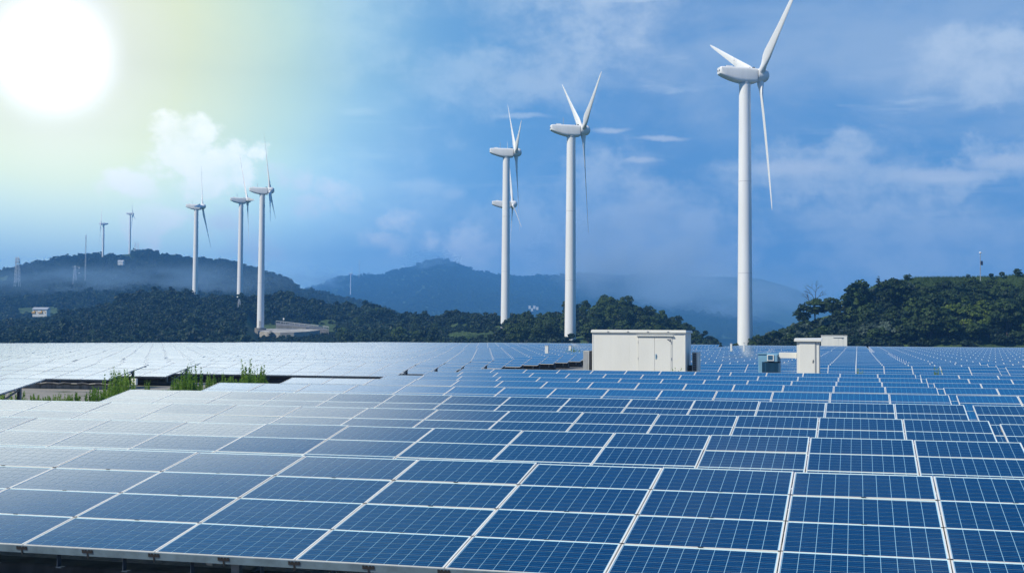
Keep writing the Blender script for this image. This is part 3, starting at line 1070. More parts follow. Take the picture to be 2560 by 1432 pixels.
for k in range(nf):
    x = rx0 + k * (rx1 - rx0) / (nf - 1)
    link('radiator_fin', one(lambda b: b.bbox((-0.014, 0, 0.15), (0.014, 0.43, Ht * 0.77), 0.008), 'radiator_fin', M['fin']) if k == 0 else bpy.data.meshes['radiator_fin'], tr, (x, 0, 0))
for k in range(5):
    link('radiator_fin', bpy.data.meshes['radiator_fin'], tr, (0.22 + k * 0.055, 0.2, 0.05))
hd_ = link('duct_head', one(lambda b: b.bbox((rx0 + 0.05, -0.02, Ht * 0.80), (rx1 - 0.02, 0.44, Ht * 0.985), 0.05), 'duct_head', M['steelblue']), tr)
link('gauge_window', one(lambda b: (b.bbox((rx0 + 0.12, -0.05, Ht * 0.835), (rx1 - 0.27, -0.021, Ht * 0.95), 0.012),), 'gauge_window', M['fin']), hd_)
link('gauge_rim', one(lambda b: [b.box(*q) for q in (((rx0 + 0.08, -0.06, Ht * 0.82), (rx0 + 0.12, -0.022, Ht * 0.965)), ((rx1 - 0.27, -0.06, Ht * 0.82), (rx1 - 0.23, -0.022, Ht * 0.965)),
                                                        ((rx0 + 0.12, -0.06, Ht * 0.95), (rx1 - 0.27, -0.022, Ht * 0.965)), ((rx0 + 0.12, -0.06, Ht * 0.82), (rx1 - 0.27, -0.022, Ht * 0.835)))], 'gauge_rim', M['alu']), hd_)
link('strap', one(lambda b: b.box((rx0 - 0.06, 0.1, Ht * 0.775), (rx1 + 0.1, 0.40, Ht * 0.795)), 'strap', M['dark']), tr)
link('drain_pipe', one(lambda b: b.tube([(-0.05, 0.42, Ht * 0.42), (rx0, 0.38, Ht * 0.42)], 0.025, 8), 'drain_pipe', M['fin']), tr)
dA, dB = wx(1947, V_TR) - tx0, wx(1991, V_TR) - tx0
z0_, z1_ = wz(1960, 895, V_TR) - zg, wz(1960, 881, V_TR) - zg
link('bus_duct', one(lambda b: b.bbox((dA, 0.25, z0_), (dB, 0.60, z1_), 0.01), 'bus_duct', M['cream']), tr)

# far small cabin
V_C2 = 262.0
c0, c1 = wx(2053, V_C2), wx(2118, V_C2)
zt = wz(2085, 838, V_C2)
zg = float(ground_z(0, V_C2)) - 0.5
W2, H2 = c1 - c0, zt - zg
cb2 = thing('far_cabin', 'small white cabin on the far edge of the panels before the bushes', 'equipment cabin', (c0, V_C2, zg))
link('walls', one(lambda b: b.bbox((0, 0, 0), (W2, 2.6, H2 - 0.1), 0.02), 'walls', M['cream']), cb2)
link('roof', one(lambda b: b.bbox((-0.06, -0.06, H2 - 0.099), (W2 + 0.06, 2.66, H2), 0.02), 'roof', M['cream']), cb2)
dd = link('door', one(lambda b: (b.box((W2 * 0.48, -0.05, 0.5), (W2 * 0.655, -0.002, H2 - 0.5)), b.box((W2 * 0.665, -0.05, 0.5), (W2 * 0.84, -0.002, H2 - 0.5))), 'door', M['cream']), cb2)
link('door_canopy', one(lambda b: b.box((W2 * 0.46, -0.16, H2 - 0.45), (W2 * 0.86, -0.002, H2 - 0.39)), 'door_canopy', M['grey']), cb2)
link('corner_emblem', one(lambda b: b.box((W2 * 0.80, -0.06, H2 - 0.72), (W2 * 0.835, -0.0505, H2 - 0.55)), 'corner_emblem', M['sign']), dd)

# small marker posts among the panels
for x, ya, yb, v, wpx, lab in ((1366.5, 864, 883, 128, 9, 'short white junction post among the far panels left of the large cabin'),
                               (1425, 864, 874, 150, 7, 'short white junction post above the green weeds left of the large cabin'),
                               (1828, 859, 874, 160, 5, 'thin white marker post just left of the nearest turbine tower'),
                               (1860, 857, 871, 158, 4, 'thin white marker post in front of the nearest turbine tower')):
    p = atv(x, yb, v)
    top = atv(x, ya, v)[2]
    wd = wpx * v / F
    g = float(ground_z(p[0], v)) - 0.2
    t = thing('marker_post', lab, 'post', (p[0], v, g), 0, 'white posts among the panels')
    link('shaft', one(lambda b: b.bbox((-wd / 2, 0, 0), (wd / 2, wd, top - g), 0.02), 'shaft', M['cream']), t)
    link('cap', one(lambda b: b.box((-wd / 2 - 0.02, -0.02, top - g + 0.001), (wd / 2 + 0.02, wd + 0.02, top - g + 0.05)), 'cap', M['grey']), t)

# ------------------------------------------------------------------ wind turbines
HUB_H, ROT_R = 62.0, 29.5


def _tower(b):
    prof = []
    for k in range(13):
        t = k / 12
        prof.append((1.62 - 0.42 * t, t * (HUB_H - 1.55)))
    b.lathe(prof, 40)


def _nacelle(b):
    # lofted along the shaft (+x = rotor side); (x, half width, z low, z high)
    sec = [(-5.85, 0.82, 0.10, 1.42), (-5.60, 1.10, -0.12, 1.56), (-4.6, 1.22, -0.58, 1.60), (-3.0, 1.34, -1.12, 1.62), (-1.4, 1.42, -1.50, 1.62),
           (0.6, 1.45, -1.58, 1.60), (1.9, 1.42, -1.56, 1.56), (2.35, 1.38, -1.45, 1.46)]
    n = 20
    vs, fs = [], []
    for x, hw, z0, z1 in sec:
        zc, hh = (z0 + z1) / 2, (z1 - z0) / 2
        for k in range(n):
            a = 2 * math.pi * (k + 0.5) / n
            c_, s_ = math.cos(a), math.sin(a)
            e = 0.32
            vs.append((x, hw * math.copysign(abs(c_) ** e, c_), zc + hh * math.copysign(abs(s_) ** e, s_)))
    for i in range(len(sec) - 1):
        for k in range(n):
            j = (k + 1) % n
            fs.append((i * n + k, i * n + j, (i + 1) * n + j, (i + 1) * n + k))
    fs.append(tuple(reversed(range(n))))
    fs.append(tuple(range((len(sec) - 1) * n, len(sec) * n)))
    b.add(vs, fs)


def _hub(b):
    b.lathe([(1.20, 2.46), (1.45, 2.60), (1.52, 3.2), (1.50, 4.0), (1.36, 4.6), (1.05, 5.05), (0.6, 5.32), (0.12, 5.42)], 28, 0, 'x')


def _blade(b):
    "root at origin, tip along +z; chord mostly in y, thickness in x"
    st = [(0.9, 1.42, 1.0, 0), (2.0, 1.42, 1.0, 2), (3.2, 1.62, 0.72, 12), (4.6, 2.05, 0.45, 17), (6.2, 2.25, 0.32, 15), (9, 2.02, 0.26, 11), (13, 1.66, 0.22, 7),
          (18, 1.28, 0.19, 4), (23, 0.92, 0.17, 2), (26.5, 0.66, 0.16, 1), (28.6, 0.42, 0.15, 0), (29.35, 0.20, 0.15, 0), (29.5, 0.06, 0.2, 0)]
    n = 16
    vs, fs = [], []
    for z, c, th, tw in st:
        round_ = max(0.0, min(1.0, (3.6 - z) / 1.8))
        for k in range(n):
            a = 2 * math.pi * k / n
            xa, ya = math.cos(a), math.sin(a)
            tx_ = 1 - 0.45 * (1 - round_) * (0.5 - 0.5 * xa) * 1.6      # taper to the trailing edge
            y = -(xa * 0.5 - 0.18 * (1 - round_)) * c
            x = ya * 0.5 * c * th * max(0.08, tx_)
            t = R(tw + 4)
            vs.append((x * math.cos(t) - y * math.sin(t), x * math.sin(t) + y * math.cos(t), z))
    for i in range(len(st) - 1):
        for k in range(n):
            j = (k + 1) % n
            fs.append((i * n + k, i * n + j, (i + 1) * n + j, (i + 1) * n + k))
    fs.append(tuple(reversed(range(n))))
    fs.append(tuple(range((len(st) - 1) * n, len(st) * n)))
    b.add(vs, fs)


def _mast(b):
    b.tube([(-2.2, 0.5, 1.55), (-2.2, 0.5, 4.0)], 0.035, 6)
    b.tube([(-2.2, -0.5, 1.55), (-2.2, -0.5, 3.4)], 0.03, 6)
    b.bar((-2.2, 0.1, 3.2), (-2.2, 0.9, 3.2), 0.05)


ME_T = {'tower': one(_tower, 'tower', M['white'], True), 'nacelle': one(_nacelle, 'nacelle', M['white'], True), 'hub': one(_hub, 'hub', M['white'], True),
        'blade': one(_blade, 'blade', M['white'], True), 'mast': one(_mast, 'wind_sensor', M['grey']),
        'hatch': one(lambda b: (b.bbox((-4.3, -0.55, 1.60), (-2.9, 0.55, 1.90), 0.05), b.box((-4.45, -0.3, 1.6), (-4.305, 0.3, 1.80), 1)), 'roof_hatch', [M['white'], M['dark']]),
        'vent': one(lambda b: b.tube([(-5.875, 0, 0), (-5.80, 0, 0)], 0.20, 12), 'exhaust_vent', M['dark']),
        'yaw': one(lambda b: b.lathe([(1.28, -1.75), (1.32, -1.60), (1.30, -1.50)], 32), 'yaw_collar', M['ring'], True),
        'flange': one(lambda b: b.lathe([(1.0, -0.05), (1.008, -0.045), (1.008, 0.045), (1.0, 0.05)], 40), 'flange', M['ring']),
        'beacon': one(lambda b: (b.bbox((1.6, -0.5, 1.55), (2.1, -0.15, 1.85), 0.03), b.tube([(1.3, 0.3, 1.55), (1.3, 0.3, 1.95)], 0.12, 8)), 'beacon', M['dark'])}


def _hub_ring(b):
    b.lathe([(1.30, 2.36), (1.30, 2.455)], 28, 0, 'x')


ME_T['gap'] = one(_hub_ring, 'shaft_ring', M['dark'])


def _door(b):
    b.bbox((-0.45, -1.66, 1.2), (0.45, -1.50, 3.4), 0.05)


ME_T['door'] = one(_door, 'door', M['grey'])
ME_T['stairs'] = one(lambda b: [b.box((-0.6, -2.0 - 0.3 * k, 1.0 - 0.28 * k), (0.6, -1.7 - 0.3 * k, 1.1 - 0.28 * k)) for k in range(5)], 'stairs', M['ring'])


def turbine(x, y, D, phi, alpha, tilt, label, rs=1.0, detail=True, ks=1.0, plinth=False):
    """x, y: the photograph's nacelle over the tower axis; D: distance; phi: blade angles from up; alpha: the shaft's turn away from the picture plane"""
    p = at(x, y, D)
    H = HUB_H * ks
    # shaft direction in plan: camera right turned by alpha towards 'away'
    ang = math.atan2(RT[1], RT[0]) + R(alpha)
    t = thing('wind_turbine', label, 'wind turbine', (p[0], p[1], p[2] - H), ang, 'white wind turbines')
    t.scale = (ks, ks, ks)
    tw = link('tower', ME_T['tower'], t)
    if detail:
        for zf in (0.33, 0.64):
            link('flange', ME_T['flange'], tw, (0, 0, zf * HUB_H), (0, 0, 0), ((1.62 - 0.42 * zf),) * 2 + (1,))
        link('door', ME_T['door'], tw, (0, 0, 0), (0, 0, R(20) - ang))
        link('stairs', ME_T['stairs'], tw, (0, 0, 0), (0, 0, R(20) - ang))
    nc = link('nacelle', ME_T['nacelle'], t, (0, 0, HUB_H))
    if detail:
        link('wind_sensor', ME_T['mast'], nc)
        link('roof_hatch', ME_T['hatch'], nc)
        link('beacon', ME_T['beacon'], nc)
        for yy in (-0.42, 0.42):
            link('exhaust_vent', ME_T['vent'], nc, (0, yy, 0.75))
        link('yaw_collar', ME_T['yaw'], nc)
    hb = link('hub', ME_T['hub'], t, (0, 0, HUB_H), (0, -R(tilt), 0))
    link('shaft_ring', ME_T['gap'], hb)
    for f_ in phi:
        # +phi leans towards the far side (local +y)
        link('blade', ME_T['blade'], t, (3.4 * math.cos(R(tilt)), 0, HUB_H + 3.4 * math.sin(R(tilt))),
             (Matrix.Rotation(-R(tilt), 3, 'Y') @ Matrix.Rotation(-R(f_), 3, 'X')).to_euler(), (1, 1, rs))
    if plinth:
        link('footing', one(lambda b: b.lathe([(2.6, -9.0), (2.6, 0.25), (2.4, 0.32)], 28), 'footing', M['concrete']), t)
    return t


def abc(p):
    return (p, p + 120, p + 240)


turbine(1862, 190, 270, abc(64.7), 13.2, 3.3, 'nearest and tallest white turbine, its upper blade cut by the frame', rs=0.973)
turbine(1428, 328, 357, abc(52.7), 9.1, 4.9, 'white turbine behind the large cabin with two blades raised in a V', rs=0.975)
turbine(1266, 383, 450, abc(43.6), 4.5, 4.5, 'white turbine standing in bushes, second turbine hidden behind its tower', rs=0.965, plinth=True)
turbine(1263, 512, 568, abc(4), 6, 5.0, 'white turbine mostly hidden behind the tower of another turbine', rs=0.97)
turbine(656, 478, 580, abc(-7), 7, 6.2, 'tallest turbine of the left trio, standing on a gravel pad', rs=0.92, plinth=True)
turbine(603, 502, 700, abc(24.4), 18, 7.2, 'middle turbine of the left trio, its foot hidden by trees')
turbine(491, 518, 735, abc(24), 4, 6.5, 'leftmost turbine of the left trio, one blade crossing its nacelle', rs=0.95)
turbine(259, 560, 1700, (5, 125, 190), 200, 3.0, 'pale turbine in the sun glare on the hill, blade straight up', detail=False)
turbine(326, 535, 1900, (-20, 100, 220), 10, 3.0, 'faint turbine on the top of the left hill', detail=False)
turbine(877, 684, 3800, (0, 120, 240), 8, 3.0, 'tiny distant turbine on the flank of the blue mountain', detail=False)

# ------------------------------------------------------------------ trees and bushes


def crown_mesh(name, m, rx, rz, nclump, nleaf, size, seed, droop=0.0, flat=0.75):
    """leaf-sized quads gathered in clumps through a crown of radius rx, height 2*rz"""
    g = np.random.default_rng(seed)
    cl = []
    while len(cl) < nclump:
        p = g.uniform(-1, 1, 3)
        r_ = np.linalg.norm(p)
        if 0.25 < r_ < 1.0:
            cl.append(p * (0.55 + 0.45 * r_) / max(r_, 1e-3) * r_ ** 0.4)
    cl = np.array(cl) * np.array([rx * 0.80, rx * 0.80, rz * 0.80])
    cr = g.uniform(0.20, 0.42, nclump) * rx
    ci = g.integers(0, nclump, nleaf)
    d = g.normal(size=(nleaf, 3))
    d[:, 2] = np.abs(d[:, 2]) * 0.9 - 0.15
    d /= np.linalg.norm(d, axis=1)[:, None]
    ctr = cl[ci] + d * (cr[ci] * g.uniform(0.55, 1.0, nleaf))[:, None] * np.array([1, 1, flat])
    ctr[:, 2] += rz
    nrm = d + g.normal(size=(nleaf, 3)) * 0.45 + np.array([0, 0, 0.35])
    nrm /= np.linalg.norm(nrm, axis=1)[:, None]
    a = np.cross(nrm, g.normal(size=(nleaf, 3)))
    a /= np.linalg.norm(a, axis=1)[:, None]
    b = np.cross(nrm, a)
    s = size * g.uniform(0.6, 1.3, nleaf)
    a *= s[:, None]
    b *= (s * g.uniform(0.5, 0.9, nleaf))[:, None]
    V = np.stack([ctr - a - b * 0.3, ctr + b - a * 0.1, ctr + a + b * 0.2, ctr - b + a * 0.1], 1).reshape(-1, 3)
    me = bpy.data.meshes.new(name)
    me.from_pydata(V.tolist(), [], np.arange(nleaf * 4).reshape(-1, 4).tolist())
    me.materials.append(m)
    me.update()
    return me


def trunk_mesh(name, h, r0, seed, nl=5, spread=1.2):
    g = random.Random(seed)
    b = MB()
    lean = (g.uniform(-0.2, 0.2), g.uniform(-0.2, 0.2))
    pts = [(lean[0] * t * h, lean[1] * t * h, t * h - 0.4) for t in (0, 0.35, 0.7, 1.0)]
    b.tube(pts, [r0, r0 * 0.75, r0 * 0.5, r0 * 0.22], 7)
    for k in range(nl):
        a = g.uniform(0, 6.28)
        z = h * g.uniform(0.35, 0.75)
        q = (lean[0] * z, lean[1] * z, z - 0.4)
        e = (q[0] + math.cos(a) * spread, q[1] + math.sin(a) * spread, q[2] + g.uniform(0.5, 1.2) * spread)
        mm = ((q[0] + e[0]) / 2, (q[1] + e[1]) / 2, (q[2] + e[2]) / 2 - 0.1)
        b.tube([q, mm, e], [r0 * 0.4, r0 * 0.28, r0 * 0.1], 5)
    return b.mesh(name, M['bark'])


CR = {}
for k in range(4):
    CR['bush', k] = crown_mesh('crown', M['leaf'], 1.9, 1.35, 26, 1500, 0.20, 100 + k)
    CR['tree', k] = crown_mesh('crown', M['leaf'], 2.7, 2.1, 34, 1700, 0.27, 200 + k)
for k in range(2):
    CR['lime', k] = crown_mesh('crown', M['leaf_lime'], 1.9, 1.35, 26, 1500, 0.20, 300 + k)
    CR['pale', k] = crown_mesh('crown', M['leaf_pale'], 1.5, 0.95, 22, 1100, 0.17, 400 + k)
TK = [trunk_mesh('trunk', 3.4, 0.16, 500 + k) for k in range(3)]
TKB = [trunk_mesh('trunk', 1.7, 0.09, 520 + k, 6, 0.8) for k in range(3)]


def plant(p, kind, scale, label, cat, group=None, name=None):
    ks = [k for k in CR if k[0] == kind]
    key = random.choice(ks)
    tall = kind == 'tree'
    o = thing(name or ('tree' if tall else 'bush'), label, cat, tuple(p), random.uniform(0, 6.28), group)
    sz = scale * random.uniform(0.85, 1.15)
    o.scale = (scale * random.uniform(0.9, 1.1), scale * random.uniform(0.9, 1.1), sz)
    link('trunk', random.choice(TK if tall else TKB), o)
    link('crown', CR[key], o, (0, 0, 1.5 if tall else 0.25))
    return o


def scatter(hill, xr, tr_, n, mind, tries=40, avoid=()):
    "n well spaced points on a hill, at least mind metres apart"
    h = HILLS[hill]
    out = []
    for _ in range(n * tries):
        if len(out) >= n:
            break
        x, t = random.uniform(*xr), random.uniform(*tr_)
        p = h.pos(x, t)
        if any((p[0] - q[0]) ** 2 + (p[1] - q[1]) ** 2 < mind * mind for q in out):
            continue
        if any((p[0] - q[0]) ** 2 + (p[1] - q[1]) ** 2 < q[2] ** 2 for q in avoid):
            continue
        out.append(p)
    return out


# right hill, near enough to tell its bushes apart
def rzone(X, Y):
    "which part of the right hill"
    a = 'left end' if X < 2250 else 'middle' if X < 2420 else 'right end'
    b = 'high' if Y < 760 else 'halfway up' if Y < 815 else 'at the foot'
    return f'{b} on the {a} of the right hill' if b != 'at the foot' else f'at the foot of the {a} of the right hill'


def kzone(X, Y):
    "which part of the knoll behind the large cabin"
    a = 'left shoulder' if X < 1400 else 'round top' if X < 1580 else 'right shoulder'
    return ('upper ' if Y < (800 if X < 1400 or X > 1580 else 795) else 'lower ') + a


RB = 'bushes crowding the slope of the right hill'
for p in scatter('right_hill', (2135, 2640), (0.05, 0.78), 125, 1.8):
    X, Y = px(p)
    if 2370 < X < 2480 and 770 < Y < 850 and random.random() < 0.75:
        plant(p, 'lime', random.uniform(0.9, 1.3), 'yellow green bush low on the slope of the right hill', 'bush', 'yellow green bushes on the right hill')
    elif (2190 < X < 2290 and 730 < Y < 790 or 2150 < X < 2230 and Y > 830) and random.random() < 0.5:
        plant(p, 'pale', random.uniform(1.0, 1.4), 'pale grey green bush among dark bushes on the right hill', 'bush', 'pale bushes on the right hill')
    else:
        plant(p, 'bush' if Y < 770 else random.choice(('bush', 'bush', 'bush', 'tree')), min(0.85 if Y < 745 else 9, random.choice((0.55, 0.75, 0.95, 1.15, 1.45)) * random.uniform(0.85, 1.1)), 'dense dark green bush ' + rzone(X, Y), 'bush', RB, name='bush')
for p in scatter('right_hill', (1895, 2130), (0.1, 1.0), 34, 1.6):
    X, Y = px(p)
    if random.random() < 0.22:
        plant(p, 'pale', random.uniform(0.8, 1.2), 'pale grey green bush on the low spur before the right hill', 'bush', 'pale bushes on the low spur')
    else:
        plant(p, 'bush', random.uniform(0.65, 1.0), 'dark green bush on the low spur between turbine and right hill', 'bush', 'dark bushes on the low spur')
plant(at(2040, 806, 292), 'tree', 1.15, 'dark tree beneath the bare branches on the low spur', 'tree')
plant(at(2080, 798, 290), 'tree', 1.0, 'rounded bright green tree right of the bare tree', 'tree')
plant(at(2008, 822, 288), 'tree', 0.85, 'small dark tree leaning left of the bare tree', 'tree')
plant(at(2152, 778, 290), 'tree', 1.1, 'ragged dark tree at the left end of the right hill', 'tree')
plant(at(2128, 838, 285), 'tree', 0.8, 'low spreading tree at the left foot of the right hill', 'tree')
# pointed tree on the crest
pt = thing('pointed_tree', 'small pointed tree rising above the left crest of the right hill', 'tree', tuple(at(2196, 722, 296)))
link('trunk', TK[0], pt, scale=(0.7, 0.7, 1.0))
for k, (z, s_) in enumerate(((0.6, 0.42), (1.5, 0.32), (2.3, 0.20), (3.0, 0.11))):
    link('foliage', CR['bush', k % 4], pt, (0, 0, z - 0.3), (0, 0, k), (s_, s_, s_ * 0.9))


for x, k_, lab in ((1838, 0.45, 'small shrub at the left foot of the nearest turbine tower'), (1884, 0.5, 'small shrub at the right foot of the nearest turbine tower'),
                   (1905, 0.6, 'wider shrub a little right of the nearest turbine tower')):
    plant(at(x, 871, 262), 'bush', k_, lab, 'bush')


for k, (x, y, sc_) in enumerate(((2240, 704, 0.35), (2268, 698, 0.5), (2420, 692, 0.28), (2478, 691, 0.35), (2505, 690, 0.4), (2545, 688, 0.6))):
    plant(at(x, y + 3, 299), 'bush', sc_, ('tiny shrub on the skyline where the hilltop grass begins', 'rounded shrub on the skyline at the left end of the hilltop grass', 'tiny shrub just left of the hilltop lamp mast',
                                            'small shrub just right of the hilltop lamp mast', 'second shrub right of the hilltop lamp mast', 'larger shrub on the skyline at the right edge of the picture')[k], 'bush')


# leafless tree
def _bare(b):
    g = random.Random(5)

    def grow(p, d, ln, r_, lv):
        q = p + d * ln * 0.5 + Vector((g.uniform(-1, 1), g.uniform(-1, 1), g.uniform(-0.4, 1))) * ln * 0.08
        e = p + d * ln
        b.tube([p, q, e], [r_, r_ * 0.8, r_ * 0.6], 5)
        if lv == 0:
            return
        for _ in range(3 if lv > 1 else 2):
            nd = (d + Vector((g.uniform(-0.9, 1.0), g.uniform(-0.9, 0.9), g.uniform(-0.35, 0.5)))).normalized()
            grow(e, nd, ln * g.uniform(0.55, 0.8), r_ * 0.6, lv - 1)
    grow(Vector((0, 0, -0.5)), Vector((0.35, 0, 1)).normalized(), 2.5, 0.13, 4)
    grow(Vector((-0.3, 0, -0.5)), Vector((-0.1, 0.1, 1)).normalized(), 1.9, 0.09, 3)


bt = thing('bare_tree', 'leafless tree with thin bent branches above the low spur', 'tree', tuple(at(2030, 772, 293)), YAW)
link('branches', one(_bare, 'branches', M['bark']), bt)

# wooded knoll behind the large cabin and the belt below the turbines: nearest trees one by one
PADS = [(*at(1428, 328, 357)[:2], 4.0), (*at(1428, 328, 351)[:2], 5.0), (*at(1430, 328, 345)[:2], 5.0), (*at(1266, 383, 450)[:2], 3.0), (*at(656, 478, 580)[:2], 7.0)]
for p in scatter('center_hill', (1270, 1735), (0.10, 1.03), 92, 3.1, avoid=PADS):
    plant(p, 'tree', random.uniform(0.72, 1.05), f'dark evergreen tree on the {kzone(*px(p))} of the knoll behind the large cabin', 'tree', 'trees on the knoll behind the cabin')


def in_clearing(p):
    X, Y = px(p)
    return (625 < X < 850 and Y > 790) or (1110 < X < 1320 and 818 < Y)


nb = 0
for p in scatter('belt_hill', (650, 1300), (0.30, 0.80), 75, 5.0, avoid=PADS):
    if in_clearing(p) or (1100 < px(p)[0] < 1250 and px(p)[1] > 840):
        continue
    plant(p, random.choice(('tree', 'tree', 'bush')), random.uniform(0.8, 1.25), 'green tree or tall bush on the near edge of the wood beyond the panels', 'tree', 'near trees of the wood beyond the panels', name='tree')

# the woods that read as one mass: instanced crowns on their hills
FAR = bpy.data.collections.new('crown_sources')
for k in range(4):
    me = crown_mesh('crown_far', M['leaf_far'], 2.6, 2.2, 20, 420, 0.50, 700 + k)
    o = bpy.data.objects.new('crown_far', me)
    FAR.objects.link(o)


def gn_scatter(name, P, sc, label=None):
    me = bpy.data.meshes.new(name)
    me.from_pydata(np.asarray(P).tolist(), [], [])
    n = len(P)
    a = me.attributes.new('scl', 'FLOAT_VECTOR', 'POINT')
    sc = sc * np.exp(rng.normal(0, 0.20, n))
    s_ = np.stack([sc * rng.uniform(0.8, 1.3, n), sc * rng.uniform(0.8, 1.3, n), sc * rng.uniform(0.65, 1.25, n)], -1)
    a.data.foreach_set('vector', s_.ravel())
    a = me.attributes.new('rot', 'FLOAT_VECTOR', 'POINT')
    rt_ = np.zeros((n, 3))
    rt_[:, 2] = rng.uniform(0, 6.28, n)
    a.data.foreach_set('vector', rt_.ravel())
    a = me.attributes.new('idx', 'INT', 'POINT')
    a.data.foreach_set('value', rng.integers(0, 4, n).astype(np.int32))
    o = link(name, me)
    o['kind'] = 'stuff'
    if label:
        o['label'] = label
    ng = bpy.data.node_groups.new(name, 'GeometryNodeTree')
    ng.interface.new_socket('Geometry', in_out='INPUT', socket_type='NodeSocketGeometry')
    ng.interface.new_socket('Geometry', in_out='OUTPUT', socket_type='NodeSocketGeometry')
    gi, go = ng.nodes.new('NodeGroupInput'), ng.nodes.new('NodeGroupOutput')
    iop = ng.nodes.new('GeometryNodeInstanceOnPoints')
    ci = ng.nodes.new('GeometryNodeCollectionInfo')
    ci.inputs[0].default_value = FAR
    ci.inputs[1].default_value = True
    ci.inputs[2].default_value = True

    def named(typ, nm):
        q = ng.nodes.new('GeometryNodeInputNamedAttribute')
        q.data_type = typ
        q.inputs[0].default_value = nm
        return q.outputs[0]
    L = ng.links.new
    L(gi.outputs[0], iop.inputs['Points'])
    L(ci.outputs[0], iop.inputs['Instance'])
    iop.inputs['Pick Instance'].default_value = True
    L(named('INT', 'idx'), iop.inputs['Instance Index'])
    L(named('FLOAT_VECTOR', 'rot'), iop.inputs['Rotation'])
    L(named('FLOAT_VECTOR', 'scl'), iop.inputs['Scale'])
    L(iop.outputs[0], go.inputs[0])
    md = o.modifiers.new('scatter', 'NODES')
    md.node_group = ng
    return o


def wood(name, hill, n, xr, tr_, size, label, keep=None, jit=0.0):
    h = HILLS[hill]
    x = rng.uniform(*xr, n)
    t = rng.uniform(*tr_, n)
    P = h.pos(x, t)
    P[:, 2] -= 0.6 * size
    if keep is not None:
        X, Y = px(P)
        P = P[keep(X, Y, P)]
    far_ok = np.ones(len(P), bool)
    for q in PADS:
        far_ok &= np.hypot(P[:, 0] - q[0], P[:, 1] - q[1]) > q[2]
    P = P[far_ok]
    gn_scatter(name, P, size * rng.uniform(0.7, 1.25, len(P)), label)


clear_ok = lambda X, Y, P: ~(((X > 612) & (X < 850) & (Y > 802)) | ((X > 1110) & (X < 1315) & (Y > 818)))
low_ok = lambda X, Y, P: ((X > 600) & (X < 860) & (Y > 838) & (Y < 892)) | ((X > 1090) & (X < 1330) & (Y > 816) & (Y < 892) & ~((X > 1120) & (X < 1240) & (Y > 834) & (Y < 858)) & ~((X > 1245) & (X < 1286) & (Y > 822) & (Y < 832)))
wood('belt_wood', 'belt_hill', 2900, (545, 1440), (0.12, 1.05), 0.80, 'dark mixed wood in the middle distance beyond the panels', clear_ok)
wood('upper_belt_wood', 'belt_hill', 1000, (600, 960), (0.66, 1.04), 0.95, 'dark wood standing behind the gravel pad', clear_ok)
wood('clearing_scrub', 'belt_hill', 3800, (600, 1340), (0.02, 0.85), 0.42, 'low scrub round the turbine pads and the meadow', low_ok)
wood('roadside_scrub', 'belt_hill', 2600, (640, 860), (0.45, 0.86), 0.34, 'low scrub on the slope above the gravel pad', lambda X, Y, P: (Y < 812) & (Y > 790))
wood('knoll_undergrowth', 'center_hill', 420, (1200, 1800), (0.03, 1.08), 0.62, 'dark undergrowth between the trees of the rounded knoll')
wood('slope_wood', 'wooded_slope', 3900, (-300, 690), (0.08, 1.04), 0.86, 'dark navy wood at the foot of the left hill', lambda X, Y, P: (X < 606) | ((X < 640) & (Y < 792)))
wood('left_hill_wood', 'left_hill', 15000, (-420, 1090), (0.0, 1.03), 1.15, 'hazy wood covering the left hill',
     lambda X, Y, P: ~(((X > 40) & (X < 150) & (Y > 772) & (Y < 792)) | ((X > 262) & (X < 330) & (Y > 628) & (Y < 645))))
wood('mountain_wood', 'far_mountain', 17000, (720, 1960), (0.0, 1.02), 2.0, 'blue hazy wood on the far mountain')
wood('right_hill_undergrowth', 'right_hill', 1100, (1880, 2700), (0.02, 0.78), 0.42, 'low leafy undergrowth between bushes of the right hill')

# grass on top of the right hill and in the clearing


def grass_obj(name, pts, h, wd, label, m):
    g = np.random.default_rng(len(pts))
    n = len(pts)
    a = g.uniform(0, 6.28, n)
    hh = h * g.uniform(0.5, 1.3, n)
    dx, dy = np.cos(a) * wd, np.sin(a) * wd
    lx, ly = g.normal(0, 0.3, n) * hh, g.normal(0, 0.3, n) * hh
    P = np.asarray(pts)
    V = np.stack([P + np.stack([-dx, -dy, 0 * a], -1), P + np.stack([dx, dy, 0 * a], -1), P + np.stack([lx, ly, hh], -1)], 1).reshape(-1, 3)
    me = bpy.data.meshes.new(name)
    me.from_pydata(V.tolist(), [], np.arange(n * 3).reshape(-1, 3).tolist())
    me.materials.append(m)
    o = link(name, me)
    o['kind'] = 'stuff'
    o['label'] = label
    return o


hp = HILLS['right_hill'].pos(rng.uniform(2150, 2750, 26000), rng.uniform(0.55, 1.15, 26000))
grass_obj('hilltop_grass', hp, 0.45, 0.05, 'short grass along the flat top of the right hill', M['grass'])
cp_ = HILLS['belt_hill'].pos(rng.uniform(1090, 1275, 9000), rng.uniform(0.15, 0.75, 9000))
X_, Y_ = px(cp_)
grass_obj('clearing_grass', cp_[(Y_ > 822) & (Y_ < 868)], 0.35, 0.10, 'bright meadow grass in the clearing below the wood', M['grass'])

# ------------------------------------------------------------------ tall weeds


